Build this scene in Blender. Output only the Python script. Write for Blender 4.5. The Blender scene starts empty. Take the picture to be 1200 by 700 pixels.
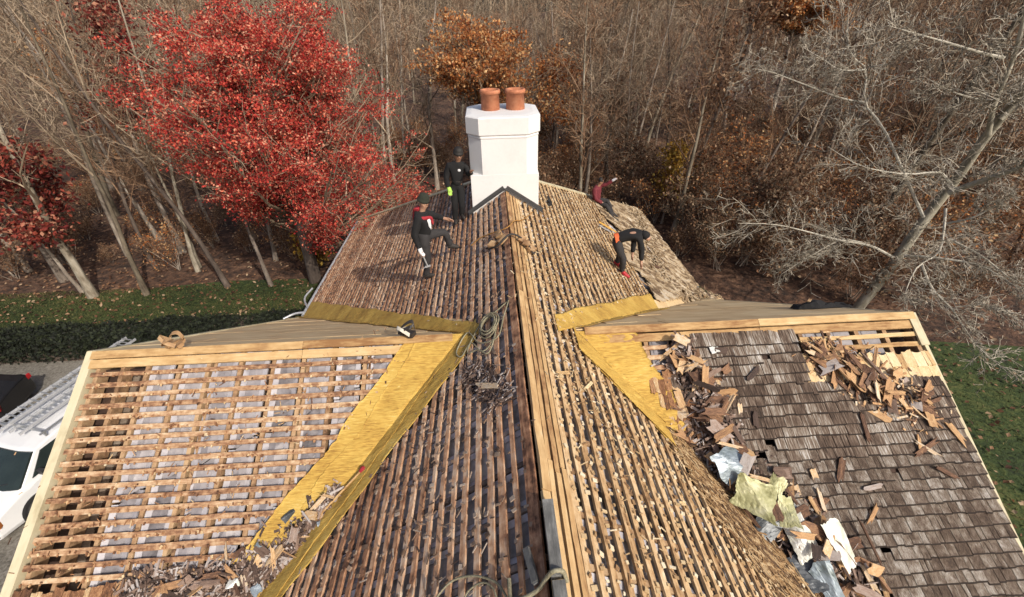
import bpy, math, random
import numpy as np
from mathutils import Vector, Matrix
rnd = random.Random(11); rng = np.random.default_rng(7)
sc = bpy.context.scene; col = sc.collection
# ---------------------------------------------------------------- camera, sky, sun, exposure
F, YAW, PITCH, ROLL = 516.78, .04205, .58771, -.02246
CAM = np.array([-.2974, 0., 3.3897])
_f = np.array([math.sin(YAW)*math.cos(PITCH), math.cos(YAW)*math.cos(PITCH), -math.sin(PITCH)])
_r0 = np.array([math.cos(YAW), -math.sin(YAW), 0]); _u0 = np.cross(_r0, _f)
_r = _r0*math.cos(ROLL)+_u0*math.sin(ROLL); _u = np.cross(_r, _f)
cd = bpy.data.cameras.new('camera'); cam = bpy.data.objects.new('camera', cd); col.objects.link(cam)
cd.sensor_width = 36; cd.lens = 36*F/1200; cd.clip_start = .05; cd.clip_end = 2000
cam.matrix_world = Matrix([[_r[i], _u[i], -_f[i], CAM[i]] for i in range(3)]+[[0, 0, 0, 1]])
sc.camera = cam
SUN = np.array([.48, -.64, .60]); SUN /= np.linalg.norm(SUN)
w = bpy.data.worlds.new('World'); sc.world = w; w.use_nodes = True
nt = w.node_tree; bg = nt.nodes['Background']; sk = nt.nodes.new('ShaderNodeTexSky')
sk.sky_type = 'NISHITA'; sk.sun_disc = False; sk.dust_density = 4.5; sk.air_density = .9; sk.ozone_density = .6
sk.sun_elevation = math.asin(SUN[2]); sk.sun_rotation = math.atan2(SUN[0], SUN[1])
nt.links.new(sk.outputs[0], bg.inputs[0]); bg.inputs[1].default_value = .125
sl = bpy.data.lights.new('sun', 'SUN'); sl.energy = 3.3; sl.angle = math.radians(.5); sl.color = (1, .93, .82)
so = bpy.data.objects.new('sun', sl); col.objects.link(so); so.rotation_euler = Vector(SUN).to_track_quat('Z', 'Y').to_euler()
sc.view_settings.view_transform = 'Standard'; sc.view_settings.look = 'None'; sc.view_settings.gamma = 1
sc.view_settings.exposure = .16
# ---------------------------------------------------------------- roof geometry (metres, main ridge at z = 0)
P_, Q_ = .55645, .60186; A_, D_ = .535, 5.0316; XL, XR, W_, YF = -5.92, 5.84, 6.07, 18.0; ZG = -8.2; YB = -2.4
sp, cp, sq, cq = math.sin(P_), math.cos(P_), math.sin(Q_), math.cos(Q_); tp, tq = math.tan(P_), math.tan(Q_)
class Fr:                                            # a slope: u along ridge, v down the slope, n out of it
    def __init__(s, o, u, v, n): s.o, s.u, s.v, s.n = [np.array(x, float) for x in (o, u, v, n)]
    def P(s, u, v, n=0.):
        u, v, n = np.broadcast_arrays(np.asarray(u, float), v, n)
        return s.o+u[..., None]*s.u+v[..., None]*s.v+n[..., None]*s.n
    def M(s, u, v, n=0., rot=0., tilt=0., roll=0.):
        R = Matrix([[s.u[i], -s.v[i], s.n[i]] for i in range(3)]).to_4x4()
        return Matrix.Translation(s.P(u, v, n)) @ R @ Matrix.Rotation(rot, 4, 'Z') @ Matrix.Rotation(tilt, 4, 'X') @ Matrix.Rotation(roll, 4, 'Y')
    def uv(s, px, py, n=0.):                         # where a sight line of the photograph meets this slope
        d = _r*(px-600)/F+_u*(350-py)/F+_f; o = s.o+s.n*n
        h = CAM+d*((o-CAM)@s.n)/(d@s.n)-s.o
        return float(h@s.u), float(h@s.v)
ML = Fr((0, 0, 0), (0, 1, 0), (-cq, 0, -sq), (-sq, 0, cq)); MR = Fr((0, 0, 0), (0, 1, 0), (cq, 0, -sq), (sq, 0, cq))
NW = Fr((0, D_, -A_), (1, 0, 0), (0, -cp, -sp), (0, -sp, cp)); FW = Fr((0, D_, -A_), (1, 0, 0), (0, cp, -sp), (0, sp, cp))
def ground(px, py, z=ZG):
    d = _r*(px-600)/F+_u*(350-py)/F+_f
    return CAM+d*(z-CAM[2])/d[2]
# ---------------------------------------------------------------- mesh helpers
def mesh(name, V, Q, mats=(), mi=None, smooth=False):
    V = np.asarray(V, np.float32).reshape(-1, 3); Q = np.asarray(Q, np.int32); k = Q.shape[1]
    m = bpy.data.meshes.new(name); m.vertices.add(len(V)); m.vertices.foreach_set('co', V.ravel())
    m.loops.add(Q.size); m.loops.foreach_set('vertex_index', Q.ravel())
    m.polygons.add(len(Q)); m.polygons.foreach_set('loop_start', np.arange(0, Q.size, k, dtype=np.int32))
    m.polygons.foreach_set('loop_total', np.full(len(Q), k, np.int32))
    if mi is not None: m.polygons.foreach_set('material_index', np.asarray(mi, np.int32))
    m.polygons.foreach_set('use_smooth', np.full(len(Q), smooth))
    for x in (mats if isinstance(mats, (list, tuple)) else [mats]): m.materials.append(x)
    m.update(calc_edges=True); return m
def tag(o, label=None, cat=None, group=None, kind=None):
    for k, v in (('label', label), ('category', cat), ('group', group), ('kind', kind)):
        if v: o[k] = v
    return o
def link(name, m, parent=None):
    o = bpy.data.objects.new(name, m); col.objects.link(o)
    if parent is not None:
        o.parent = parent
        if parent.type == 'EMPTY' and parent.parent is None:
            o.matrix_parent_inverse = Matrix.Translation(parent.location).inverted()
    return o
def empty(name, loc, label, cat, group=None):
    o = bpy.data.objects.new(name, None); col.objects.link(o); o.location = loc; o.empty_display_size = .2
    return tag(o, label, cat, group)
BQ = np.array([[0, 3, 2, 1], [4, 5, 6, 7], [0, 1, 5, 4], [1, 2, 6, 5], [2, 3, 7, 6], [3, 0, 4, 7]])
class MB:
    def __init__(s): s.V, s.Q, s.I, s.n = [], [], [], 0
    def add(s, V, Q, mi=0):
        V = np.asarray(V, float).reshape(-1, 3); Q = np.asarray(Q, int)
        s.V.append(V); s.Q.append(Q+s.n); s.I.append(np.full(len(Q), mi)); s.n += len(V); return s
    def boxes(s, c, X, Y, Z, mi=0):                  # centres and half-extent vectors, (N,3) each
        c, X, Y, Z = [np.atleast_2d(np.asarray(t, float)) for t in (c, X, Y, Z)]
        c, X, Y, Z = np.broadcast_arrays(c, X, Y, Z); N = len(c)
        sg = [(-1, -1, -1), (1, -1, -1), (1, 1, -1), (-1, 1, -1), (-1, -1, 1), (1, -1, 1), (1, 1, 1), (-1, 1, 1)]
        V = np.stack([c+a*X+b*Y+d*Z for a, b, d in sg], 1)
        return s.add(V, (BQ[None]+8*np.arange(N)[:, None, None]).reshape(-1, 4), mi)
    def box(s, c, size, mi=0, rz=0.):
        x, y, z = [t/2 for t in size]; a, b = math.cos(rz), math.sin(rz)
        return s.boxes(c, (x*a, x*b, 0), (-y*b, y*a, 0), (0, 0, z), mi)
    def bar(s, a, b, wd, th, up=(0, 0, 1), mi=0):
        a, b = np.array(a, float), np.array(b, float); d = b-a; L = np.linalg.norm(d); d /= L
        x = np.cross(d, up); x /= np.linalg.norm(x); z = np.cross(x, d)
        return s.boxes((a+b)/2, d*L/2, x*wd/2, z*th/2, mi)
    def slab(s, P4, n, th, mi=0):                    # four corners of the top face, thickened along -n
        P4 = np.asarray(P4, float); return s.add(np.vstack([P4-np.asarray(n)*th, P4]), BQ, mi)
    def loft(s, S, mi=0, closed=True, caps=True):    # S (K,m,3)
        S = np.asarray(S, float); K, m = S.shape[:2]; q = []
        for i in range(K-1):
            for j in range(m if closed else m-1):
                j2 = (j+1) % m; q.append((i*m+j, i*m+j2, (i+1)*m+j2, (i+1)*m+j))
        if caps and closed:
            for e, rev in ((0, 1), (K-1, 0)):
                for j in range(1, m-2, 2):
                    f = [e*m, e*m+j, e*m+j+1, e*m+j+2]; q.append(f[::-1] if rev else f)
                if m % 2: f = [e*m, e*m+m-2, e*m+m-1, e*m+m-1]
        return s.add(S, q, mi)
    def tubes(s, path, rad, sides=4, mi=0):          # path (B,K,3), rad (B,K)
        path = np.asarray(path, float); rad = np.asarray(rad, float)
        if path.ndim == 2: path, rad = path[None], np.broadcast_to(rad, path.shape[:1])[None]
        B, K = path.shape[:2]
        t = np.gradient(path, axis=1); t /= np.linalg.norm(t, axis=2, keepdims=True)+1e-9
        ref = np.where(np.abs(t[:, :, 2:]) > .9, np.array([1., 0, 0]), np.array([0, 0, 1.]))
        if K > 6: ref = np.broadcast_to(np.array([.31, .2, .93]), t.shape)
        a = np.cross(t, ref); a /= np.linalg.norm(a, axis=2, keepdims=True)+1e-9; b = np.cross(t, a)
        an = np.arange(sides)*2*math.pi/sides
        V = path[:, :, None]+rad[:, :, None, None]*(a[:, :, None]*np.cos(an)[None, None, :, None]+b[:, :, None]*np.sin(an)[None, None, :, None])
        i, j = np.meshgrid(np.arange(K-1), np.arange(sides), indexing='ij'); j2 = (j+1) % sides
        q = np.stack([i*sides+j, i*sides+j2, (i+1)*sides+j2, (i+1)*sides+j], -1).reshape(-1, 4)
        return s.add(V, (q[None]+np.arange(B)[:, None, None]*K*sides).reshape(-1, 4), mi)
    def lathe(s, c, prof, n=20, mi=0, axis=(0, 0, 1)):
        ax = np.array(axis, float); ax /= np.linalg.norm(ax); r = np.cross(ax, (0.3, .9, .1)); r /= np.linalg.norm(r); r2 = np.cross(ax, r)
        an = np.arange(n)*2*math.pi/n
        S = [np.array(c)+ax*h+q*(np.cos(an)[:, None]*r+np.sin(an)[:, None]*r2) for q, h in prof]
        return s.loft(S, mi)
    def build(s, name, mats, parent=None, smooth=False):
        return link(name, mesh(name, np.vstack(s.V), np.vstack(s.Q), mats, np.concatenate(s.I), smooth), parent)
# ---------------------------------------------------------------- materials
def newmat(name):
    m = bpy.data.materials.new(name); m.use_nodes = True; n = m.node_tree; return m, n, n.nodes['Principled BSDF']
def nd(n, t, **kw):
    o = n.nodes.new('ShaderNode'+t)
    for k, v in kw.items(): setattr(o, k, v)
    return o
def math_(n, op, a, b=None):
    o = nd(n, 'Math', operation=op)
    for i, x in enumerate((a, b)):
        if x is None: continue
        if isinstance(x, (int, float)): o.inputs[i].default_value = x
        else: n.links.new(x, o.inputs[i])
    return o.outputs[0]
def ramp(n, fac, stops):
    r = nd(n, 'ValToRGB'); e = r.color_ramp.elements
    while len(e) < len(stops): e.new(.5)
    for i, (p, c) in enumerate(stops): e[i].position = p; e[i].color = (*c, 1)
    n.links.new(fac, r.inputs[0]); return r.outputs[0]
def noise(n, vec, scale, detail=4, rough=.6):
    o = nd(n, 'TexNoise'); o.inputs['Scale'].default_value = scale; o.inputs['Detail'].default_value = detail; o.inputs['Roughness'].default_value = rough
    n.links.new(vec, o.inputs['Vector']); return o.outputs['Fac']
def surf(name, stops, grain=(20, 20, 20), blot=3., mix=(.45, .35, .35), rough=.85, bump=.4, metal=0., trans=0., bdist=.01):
    m, n, b = newmat(name); tc = nd(n, 'TexCoord'); oi = nd(n, 'ObjectInfo'); ge = nd(n, 'NewGeometry')
    off = nd(n, 'VectorMath', operation='ADD'); n.links.new(tc.outputs['Object'], off.inputs[0])
    mu = math_(n, 'MULTIPLY', oi.outputs['Random'], 41.); n.links.new(mu, off.inputs[1])
    mp = nd(n, 'Mapping'); mp.inputs['Scale'].default_value = grain; n.links.new(off.outputs[0], mp.inputs[0])
    g = noise(n, mp.outputs[0], 1., 5, .65); bl = noise(n, off.outputs[0], blot, 5, .6)
    rr = math_(n, 'FRACT', math_(n, 'ADD', math_(n, 'MULTIPLY', ge.outputs['Random Per Island'], 7.31), oi.outputs['Random']))
    f = math_(n, 'ADD', math_(n, 'MULTIPLY', math_(n, 'SUBTRACT', g, .5), mix[0]*2.2), math_(n, 'MULTIPLY', math_(n, 'SUBTRACT', bl, .5), mix[1]*2.2))
    f = math_(n, 'ADD', math_(n, 'ADD', f, math_(n, 'MULTIPLY', math_(n, 'SUBTRACT', rr, .5), mix[2]*2)), .5)
    c = ramp(n, f, stops); n.links.new(c, b.inputs['Base Color']); b.inputs['Roughness'].default_value = rough; b.inputs['Metallic'].default_value = metal
    if bump:
        bp = nd(n, 'Bump'); bp.inputs['Strength'].default_value = bump; bp.inputs['Distance'].default_value = bdist
        n.links.new(g, bp.inputs['Height']); n.links.new(bp.outputs[0], b.inputs['Normal'])
    if trans:
        t = nd(n, 'BsdfTranslucent'); n.links.new(c, t.inputs[0]); mx = nd(n, 'MixShader'); mx.inputs[0].default_value = trans
        n.links.new(b.outputs[0], mx.inputs[1]); n.links.new(t.outputs[0], mx.inputs[2]); n.links.new(mx.outputs[0], n.nodes['Material Output'].inputs[0])
    return m
def flat(name, c, rough=.6, metal=0., var=.12, blot=9.):
    return surf(name, [(.0, tuple(x*(1-var*2) for x in c)), (.5, c), (1., tuple(min(1, x*(1+var)) for x in c))], (30, 30, 30), blot, (.4, .5, .1), rough, .15, metal)
LATH = [(.06, (.06, .03, .018)), (.30, (.22, .11, .058)), (.52, (.39, .23, .125)), (.8, (.56, .41, .26)), (1., (.62, .54, .42))]
LATH_D = [(.06, (.07, .029, .016)), (.32, (.30, .145, .078)), (.56, (.50, .285, .165)), (.82, (.64, .45, .31)), (1., (.70, .59, .46))]
LATH_P = [(.05, (.08, .045, .022)), (.28, (.30, .175, .08)), (.5, (.47, .31, .16)), (.78, (.60, .44, .26)), (1., (.70, .60, .42))]
M = dict(
 lath_y=surf('old_lath', LATH_D, (28, 4, 28), 9, (.5, .55, .22)),
 lath_r=surf('pale_lath', LATH_P, (28, 4, 28), 9, (.5, .5, .2)),
 lath_x=surf('tan_lath', LATH, (5, 30, 30), 12, (.5, .6, .15)),
 rafter=surf('rafter_wood', [(.2, (.10, .055, .03)), (.5, (.30, .18, .095)), (.85, (.45, .31, .18))], (12, 12, 12), 3, (.4, .4, .3)),
 rafter_d=surf('old_rafter_wood', [(.2, (.08, .06, .05)), (.5, (.19, .15, .125)), (.85, (.32, .28, .26))], (12, 12, 12), 3, (.4, .4, .3)),
 fresh=surf('fresh_board', [(.1, (.24, .12, .045)), (.4, (.45, .285, .125)), (.7, (.57, .40, .20)), (1., (.66, .53, .33))], (5, 30, 30), 2.5, (.45, .45, .25)),
 fresh_y=surf('fresh_ridge_board', [(.1, (.22, .11, .045)), (.4, (.43, .265, .12)), (.7, (.55, .375, .185)), (1., (.64, .50, .31))], (30, 4, 30), 4, (.45, .45, .25)),
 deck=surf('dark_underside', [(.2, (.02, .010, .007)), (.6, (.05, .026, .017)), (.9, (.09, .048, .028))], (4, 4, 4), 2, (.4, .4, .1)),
 ply=surf('roof_sheathing', [(.1, (.36, .21, .10)), (.4, (.58, .41, .22)), (.7, (.68, .52, .30)), (1., (.72, .60, .40))], (1.5, 12, 12), 1.6, (.4, .5, .1)),
 insul=surf('insulation_facing', [(.15, (.12, .11, .115)), (.45, (.235, .22, .235)), (.75, (.32, .30, .315)), (1., (.48, .46, .46))], (3, 9, 9), 7, (.35, .4, .25), .55),
 insul_d=surf('dusty_insulation', [(.15, (.09, .08, .075)), (.5, (.25, .235, .23)), (.85, (.42, .40, .39))], (9, 3, 9), 7, (.35, .45, .25), .6),
 flange=surf('insulation_flange', [(.1, (.20, .19, .21)), (.5, (.38, .365, .39)), (1., (.56, .54, .56))], (9, 9, 9), 7, (.3, .5, .2), .5),
 felt=surf('yellow_felt', [(.02, (.13, .06, .015)), (.24, (.33, .185, .035)), (.5, (.49, .305, .062)), (.8, (.58, .40, .10)), (1., (.66, .54, .25))], (8, 85, 12), 2.4, (.72, .45, .06), .85, .9),
 shingle=surf('weathered_shingle', [(.08, (.028, .017, .011)), (.36, (.082, .053, .037)), (.56, (.15, .111, .083)), (.75, (.26, .225, .187)), (1., (.47, .45, .43))], (60, 3, 10), 1.3, (.95, .6, .17), .9, .7),
 shingle_far=surf('bleached_shingle', [(.05, (.06, .035, .018)), (.35, (.20, .135, .075)), (.6, (.36, .27, .165)), (1., (.54, .46, .35))], (20, 20, 20), 2, (.5, .4, .35)),
 starter=surf('brown_shingle', [(.05, (.06, .025, .012)), (.35, (.22, .10, .045)), (.6, (.38, .20, .095)), (.85, (.55, .40, .22)), (1., (.62, .52, .36))], (50, 4, 10), 5, (.6, .4, .4), .85, .7),
 tornshingle=surf('split_cedar', [(.04, (.07, .035, .022)), (.28, (.20, .105, .06)), (.5, (.38, .215, .105)), (.72, (.50, .31, .15)), (.9, (.56, .41, .25)), (1., (.58, .50, .40))], (40, 4, 12), 3, (.6, .3, .45), .85, .5),
 olddark=surf('old_dark_split_cedar', [(.05, (.035, .022, .018)), (.4, (.12, .075, .055)), (.7, (.26, .18, .14)), (1., (.44, .40, .38))], (40, 4, 12), 3, (.4, .2, .5), .85, .5),
 scrap=surf('splinters', [(.05, (.06, .035, .025)), (.4, (.19, .125, .085)), (.7, (.28, .20, .145)), (1., (.40, .33, .27))], (20, 20, 20), 5, (.2, .2, .5)),
 scrap_p=surf('pale_splinters', [(.05, (.20, .11, .05)), (.4, (.42, .29, .15)), (.7, (.55, .43, .26)), (1., (.68, .60, .45))], (20, 20, 20), 5, (.2, .2, .5)),
 needle=surf('brown_dust_and_needles', [(.1, (.08, .042, .02)), (.4, (.20, .115, .052)), (.65, (.32, .195, .085)), (1., (.48, .36, .21))], (20, 20, 20), 4, (.3, .4, .5)),
 rake=surf('rake_board_wood', [(.2, (.34, .28, .16)), (.5, (.55, .49, .33)), (.9, (.66, .61, .45))], (15, 4, 4), 2, (.3, .4, .2), .7, .15),
 white=surf('white_masonry_paint', [(.1, (.60, .60, .60)), (.5, (.66, .66, .662)), (.9, (.69, .69, .69))], (14, 14, 14), 2, (.3, .5, .0), .7, .25),
 terracotta=surf('terracotta', [(.2, (.30, .105, .05)), (.5, (.44, .165, .08)), (.9, (.52, .24, .13))], (8, 8, 8), 4, (.3, .5, .1), .7, .1),
 soot=flat('soot', (.02, .018, .016), .9), lead=flat('lead_flashing', (.05, .05, .052), .55),
 wallw=surf('cedar_wall', [(.2, (.16, .12, .09)), (.8, (.30, .25, .2))], (8, 8, 30), 3, (.5, .3, .2)),
 metal=flat('grey_metal', (.42, .43, .44), .4, .6), steel=flat('galvanised', (.52, .53, .55), .45, .4),
)
# ================================================================ the setting: ground
def sheet(name, pts, z, m, kind='structure'):
    o = link(name, None) if False else None
    me = bpy.data.meshes.new(name); me.from_pydata([(x, y, z) for x, y in pts], [], [list(range(len(pts)))]); me.materials.append(m)
    return tag(link(name, me), kind=kind)
M['litter'] = surf('leaf_litter', [(.1, (.018, .010, .007)), (.38, (.056, .029, .018)), (.6, (.105, .054, .032)), (.85, (.19, .105, .062)), (1., (.30, .19, .12))], (3, 3, 3), .35, (.9, .5, .0), .95, 1., bdist=.15)
M['lawn'] = surf('lawn', [(.1, (.010, .018, .004)), (.45, (.032, .055, .010)), (.7, (.07, .085, .02)), (1., (.16, .13, .05))], (6, 6, 6), .5, (.7, .6, 0), .95, 1., bdist=.08)
M['drive'] = surf('driveway_gravel', [(.1, (.07, .062, .05)), (.5, (.17, .155, .13)), (.9, (.27, .25, .22))], (14, 14, 14), .8, (.8, .4, 0), .95, .8, bdist=.03)
g = []
N = 80; xs = np.linspace(-600, 600, N)
sheet('forest_floor', [(-700, -300), (700, -300), (700, 900), (-700, 900)], ZG, M['litter'])
sheet('lawn', [(-60, 14.5), (-6.2, 14.5), (-6.2, -6), (6.2, -6), (60, -8), (60, 4), (34, 9.6), (24, 11.6), (17.5, 12.8), (13, 13.4), (10.5, 15), (9, 19.5), (2, 21.3), (-8, 20.0), (-14, 20.2), (-22, 19.3), (-30, 19.6), (-60, 20)], ZG+.02, M['lawn'])
sheet('driveway', [(-60, -20), (-6.3, -20), (-6.3, 14.2), (-12, 14.3), (-18, 14.3), (-60, 14.2)], ZG+.035, M['drive'])
# ================================================================ the house
house = empty('house', (0, 7.5, ZG), 'large cedar roofed house half stripped to its laths with a white chimney', 'house')
mb = MB()
zt = -W_*tq-.25
mb.box((0, (YB+YF)/2, (ZG+zt)/2), (2*W_-.7, YF-YB-.6, zt-ZG))
mb.build('wall', M['wallw'], house)
for X in (XL+.3, XR-.3):                              # gable walls of the two wings
    h = 5.2; e = MB(); sgn = 1 if X > 0 else -1
    for x0 in (X, X-sgn*.2): pass
    pts = [(D_-h, -A_-.3-h*tp), (D_+h, -A_-.3-h*tp), (D_, -A_-.3)]
    S = [[(x, y, z) for y, z in (pts[0], pts[1], pts[2], pts[2])] for x in (X, X-sgn*.2)]
    e.loft(S); e.build('gable_wall', M['wallw'], house)
def tz(v): return v*sq                                # drop of main slope at v
def val(v):                                           # half opening of the wing in the main slope at v
    return max(0., (v*sq-A_)/tp)
VMAX = W_/cq
mains, wings = {}, {}
for key, fr in (('L', ML), ('R', MR)):
    b = MB(); n = -.27
    P4 = [fr.P(YB, .0, n), fr.P(10.6, .0, n), fr.P(10.6+.99*VMAX, VMAX, n), fr.P(YB, VMAX, n)]
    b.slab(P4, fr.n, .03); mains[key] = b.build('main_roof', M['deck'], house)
for key, x0, x1 in (('L', XL, -.1), ('R', .1, XR)):
    b = MB(); n = -.27; vv = 5.84/cp; sg = -1 if key == 'L' else 1
    for fr in (NW, FW):
        a0 = .83; P4 = [fr.P(sg*a0, 0, n), fr.P(x1 if sg > 0 else x0, 0, n), fr.P(x1 if sg > 0 else x0, vv, n), fr.P(sg*5.9, vv, n)]
        b.slab(P4, fr.n, .03)
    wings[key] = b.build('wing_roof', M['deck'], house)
def batten(fr, u0, u1, v, wd, th, m, parent, name='batten', n0=0., jag=.006, nm=.003):
    K = max(3, int((u1-u0)/.3)+1); u = np.linspace(u0, u1, K)
    dv = np.cumsum(rng.normal(0, .0018, K)); dv -= np.linspace(0, dv[-1], K); dn = rng.normal(0, nm, K)
    w0 = wd/2+rng.normal(0, jag*.5, K); w1 = wd/2+rng.normal(0, jag*.5, K)
    S = np.stack([fr.P(u, v+dv-w0, n0-th+dn*0), fr.P(u, v+dv+w1, n0-th+dn*0), fr.P(u, v+dv+w1, n0+dn), fr.P(u, v+dv-w0, n0+dn)], 1)
    b = MB(); b.loft(S); return b.build(name, m, parent)
PITCHB = .1427
def mN(v, key): return (.42+.035*max(0, v-.9) if key == 'L' else .37)+.02*math.sin(v*9)
def mF(v, key): return (.33 if key == 'L' else .36)+.42*min(1, max(0, (v*sq-A_)/3.5))
scr = {k: MB() for k in 'LRW'}
def scraps(b, fr, u, v, wd, big=1.):                  # bits of torn shingle still nailed along a lath
    k = len(u)
    if not k: return
    l = rng.uniform(.010, .028, k)*big; h = rng.uniform(.003, .008, k); ww = rng.uniform(.014, .045, k)*big
    an = rng.normal(0, .28, k); c = fr.P(u, v+wd*.3+rng.uniform(-.02, .022, k), .004+h)
    ca, sa = np.cos(an)[:, None], np.sin(an)[:, None]; tl = rng.normal(0, .22, k)[:, None]
    X = (fr.u*ca+fr.v*sa)*ww[:, None]/2; Y = (fr.v*ca-fr.u*sa+fr.n*tl)*l[:, None]; Z = fr.n*h[:, None]
    b.boxes(c, X, Y, Z)
for key, fr, lm in (('L', ML, M['lath_y']), ('R', MR, M['lath_r'])):
    par = mains[key]; i = 0; v = .115 if key == 'L' else .36
    while v < VMAX-.05:
        wd = rng.uniform(.050, .066) if key == 'L' else rng.uniform(.058, .074); o = val(v)
        segs = []
        if o <= 0: segs = [(YB, 10.62+.99*v)]
        else:
            a, b_ = D_-o-mN(v, key), D_+o+mF(v, key)
            if a > YB+.3: segs.append((YB, a+rng.uniform(-.03, .05)))
            YH = 10.62+.99*v
            if b_ < YH-.1 and not (key == 'R' and v > 3.95): segs.append((b_, YH))
        for s0, s1 in segs:
            if s0 > 3 and s1 > 17 or True: batten(fr, s0, s1, v, wd, .026, lm, par, jag=.008 if key == 'R' else .006)
            L = s1-max(s0, .8)
            if L > 0:
                n_ = int(L*6); u = rng.uniform(max(s0, .8), s1, n_)
                if key == 'R':                        # in rows, where the shingle joints were
                    u = np.arange(max(s0, .8), s1, .088); u = u+rng.normal(0, .014, len(u)); u = u[rng.random(len(u)) < .8]
                scraps(scr[key], fr, u, v, wd)
        v += PITCHB+rng.normal(0, .004); i += 1
    # rafters and the insulation between them
    y = YB+.2; bay = .43
    while y < YF:
        # longest run of v on this line that is not inside the wing
        vhit = 99.
        vm = (A_+abs(y-D_)*tp)/sq
        v1 = min(VMAX, vm+.02); v0h = max(.05, (y-10.6)/.99)
        if v0h > v1-.1: break
        b = MB(); b.slab([fr.P(y-.024, v0h, -.03), fr.P(y+.024, v0h, -.03), fr.P(y+.024, v1, -.03), fr.P(y-.024, v1, -.03)][::-1], fr.n, .16)
        b.build('rafter', M['rafter_d'] if key == 'L' else M['rafter'], par)
        ya, yb = y+.034, y+bay-.034
        va, vb = [min(VMAX, (A_+abs(t-D_)*tp)/sq) for t in (ya, yb)]
        if ya < D_ < yb: va = vb = A_/sq
        b = MB(); dn = -.075+rng.normal(0, .008)
        K = 7; f = np.linspace(0, 1, K)[:, None]
        v0a, v0b = max(.12, (ya-10.55)/.99), max(.12, (yb-10.55)/.99)
        c0 = fr.P(ya+.05, v0a, dn)*(1-f)+fr.P(ya+.05, va, dn)*f; c1 = fr.P(yb-.05, v0b, dn)*(1-f)+fr.P(yb-.05, vb, dn)*f
        nz = rng.normal(0, .008, (2, K, 1)); c0 = c0+fr.n*nz[0]; c1 = c1+fr.n*nz[1]
        S = np.stack([c0, (c0+c1)/2+fr.n*.012, c1, c1-fr.n*.05, c0-fr.n*.05], 1)
        b.loft(S, caps=False)
        for c, d in ((c0, -1), (c1, 1)):              # the stapled flanges
            b.loft(np.stack([c+fr.u*d*.048+fr.n*.03, c+fr.u*d*.048, c-fr.u*d*.006+fr.n*.004, c-fr.u*d*.006+fr.n*.012], 1), 1, caps=False)
        b.build('insulation', [M['insul_d'], M['flange']], par)
        y += bay
    # ridge boards
for k, (v, wd, m, n0) in enumerate(((.075, .105, 'lath_y', .012), )):
    batten(ML, YB, 9.3, v, wd, .03, M[m], mains['L'], 'ridge_board', n0)
for v, wd, n0 in ((.045, .085, .022), (.138, .050, .004), (.213, .056, .010), (.292, .054, .000)):
    j1, j2 = 2.4+rng.uniform(-.6, .5), 5.6+rng.uniform(-1.2, 1.2)
    for s0, s1 in ((YB, j1), (j1+.012, j2), (j2+.01, 9.3)):
        batten(MR, s0, s1, v+rng.normal(0, .004), wd, .03, M['fresh_y'], mains['R'], 'ridge_board', n0+rng.normal(0, .003), .003)
tag(scr['L'].build('splinter', M['scrap'], mains['L']), kind='stuff'); tag(scr['R'].build('splinter', M['scrap_p'], mains['R']), kind='stuff')
# gutters along the far eaves and far gable edge boards
for key, fr, sg in (('L', ML, -1), ('R', MR, 1)):
    b = MB(); u = np.linspace(11.0, 10.7+.99*VMAX, 12)
    pth = fr.P(u, VMAX+.05, -.03); b.tubes(pth, np.full(12, .05), 7); b.build('gutter', M['steel'], house)
    b = MB(); b.bar(fr.P(10.66, 0, .01), fr.P(10.66+.99*VMAX, VMAX+.02, .01), .11, .03, fr.n); b.build('hip_board', M['rake'], house)
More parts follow.
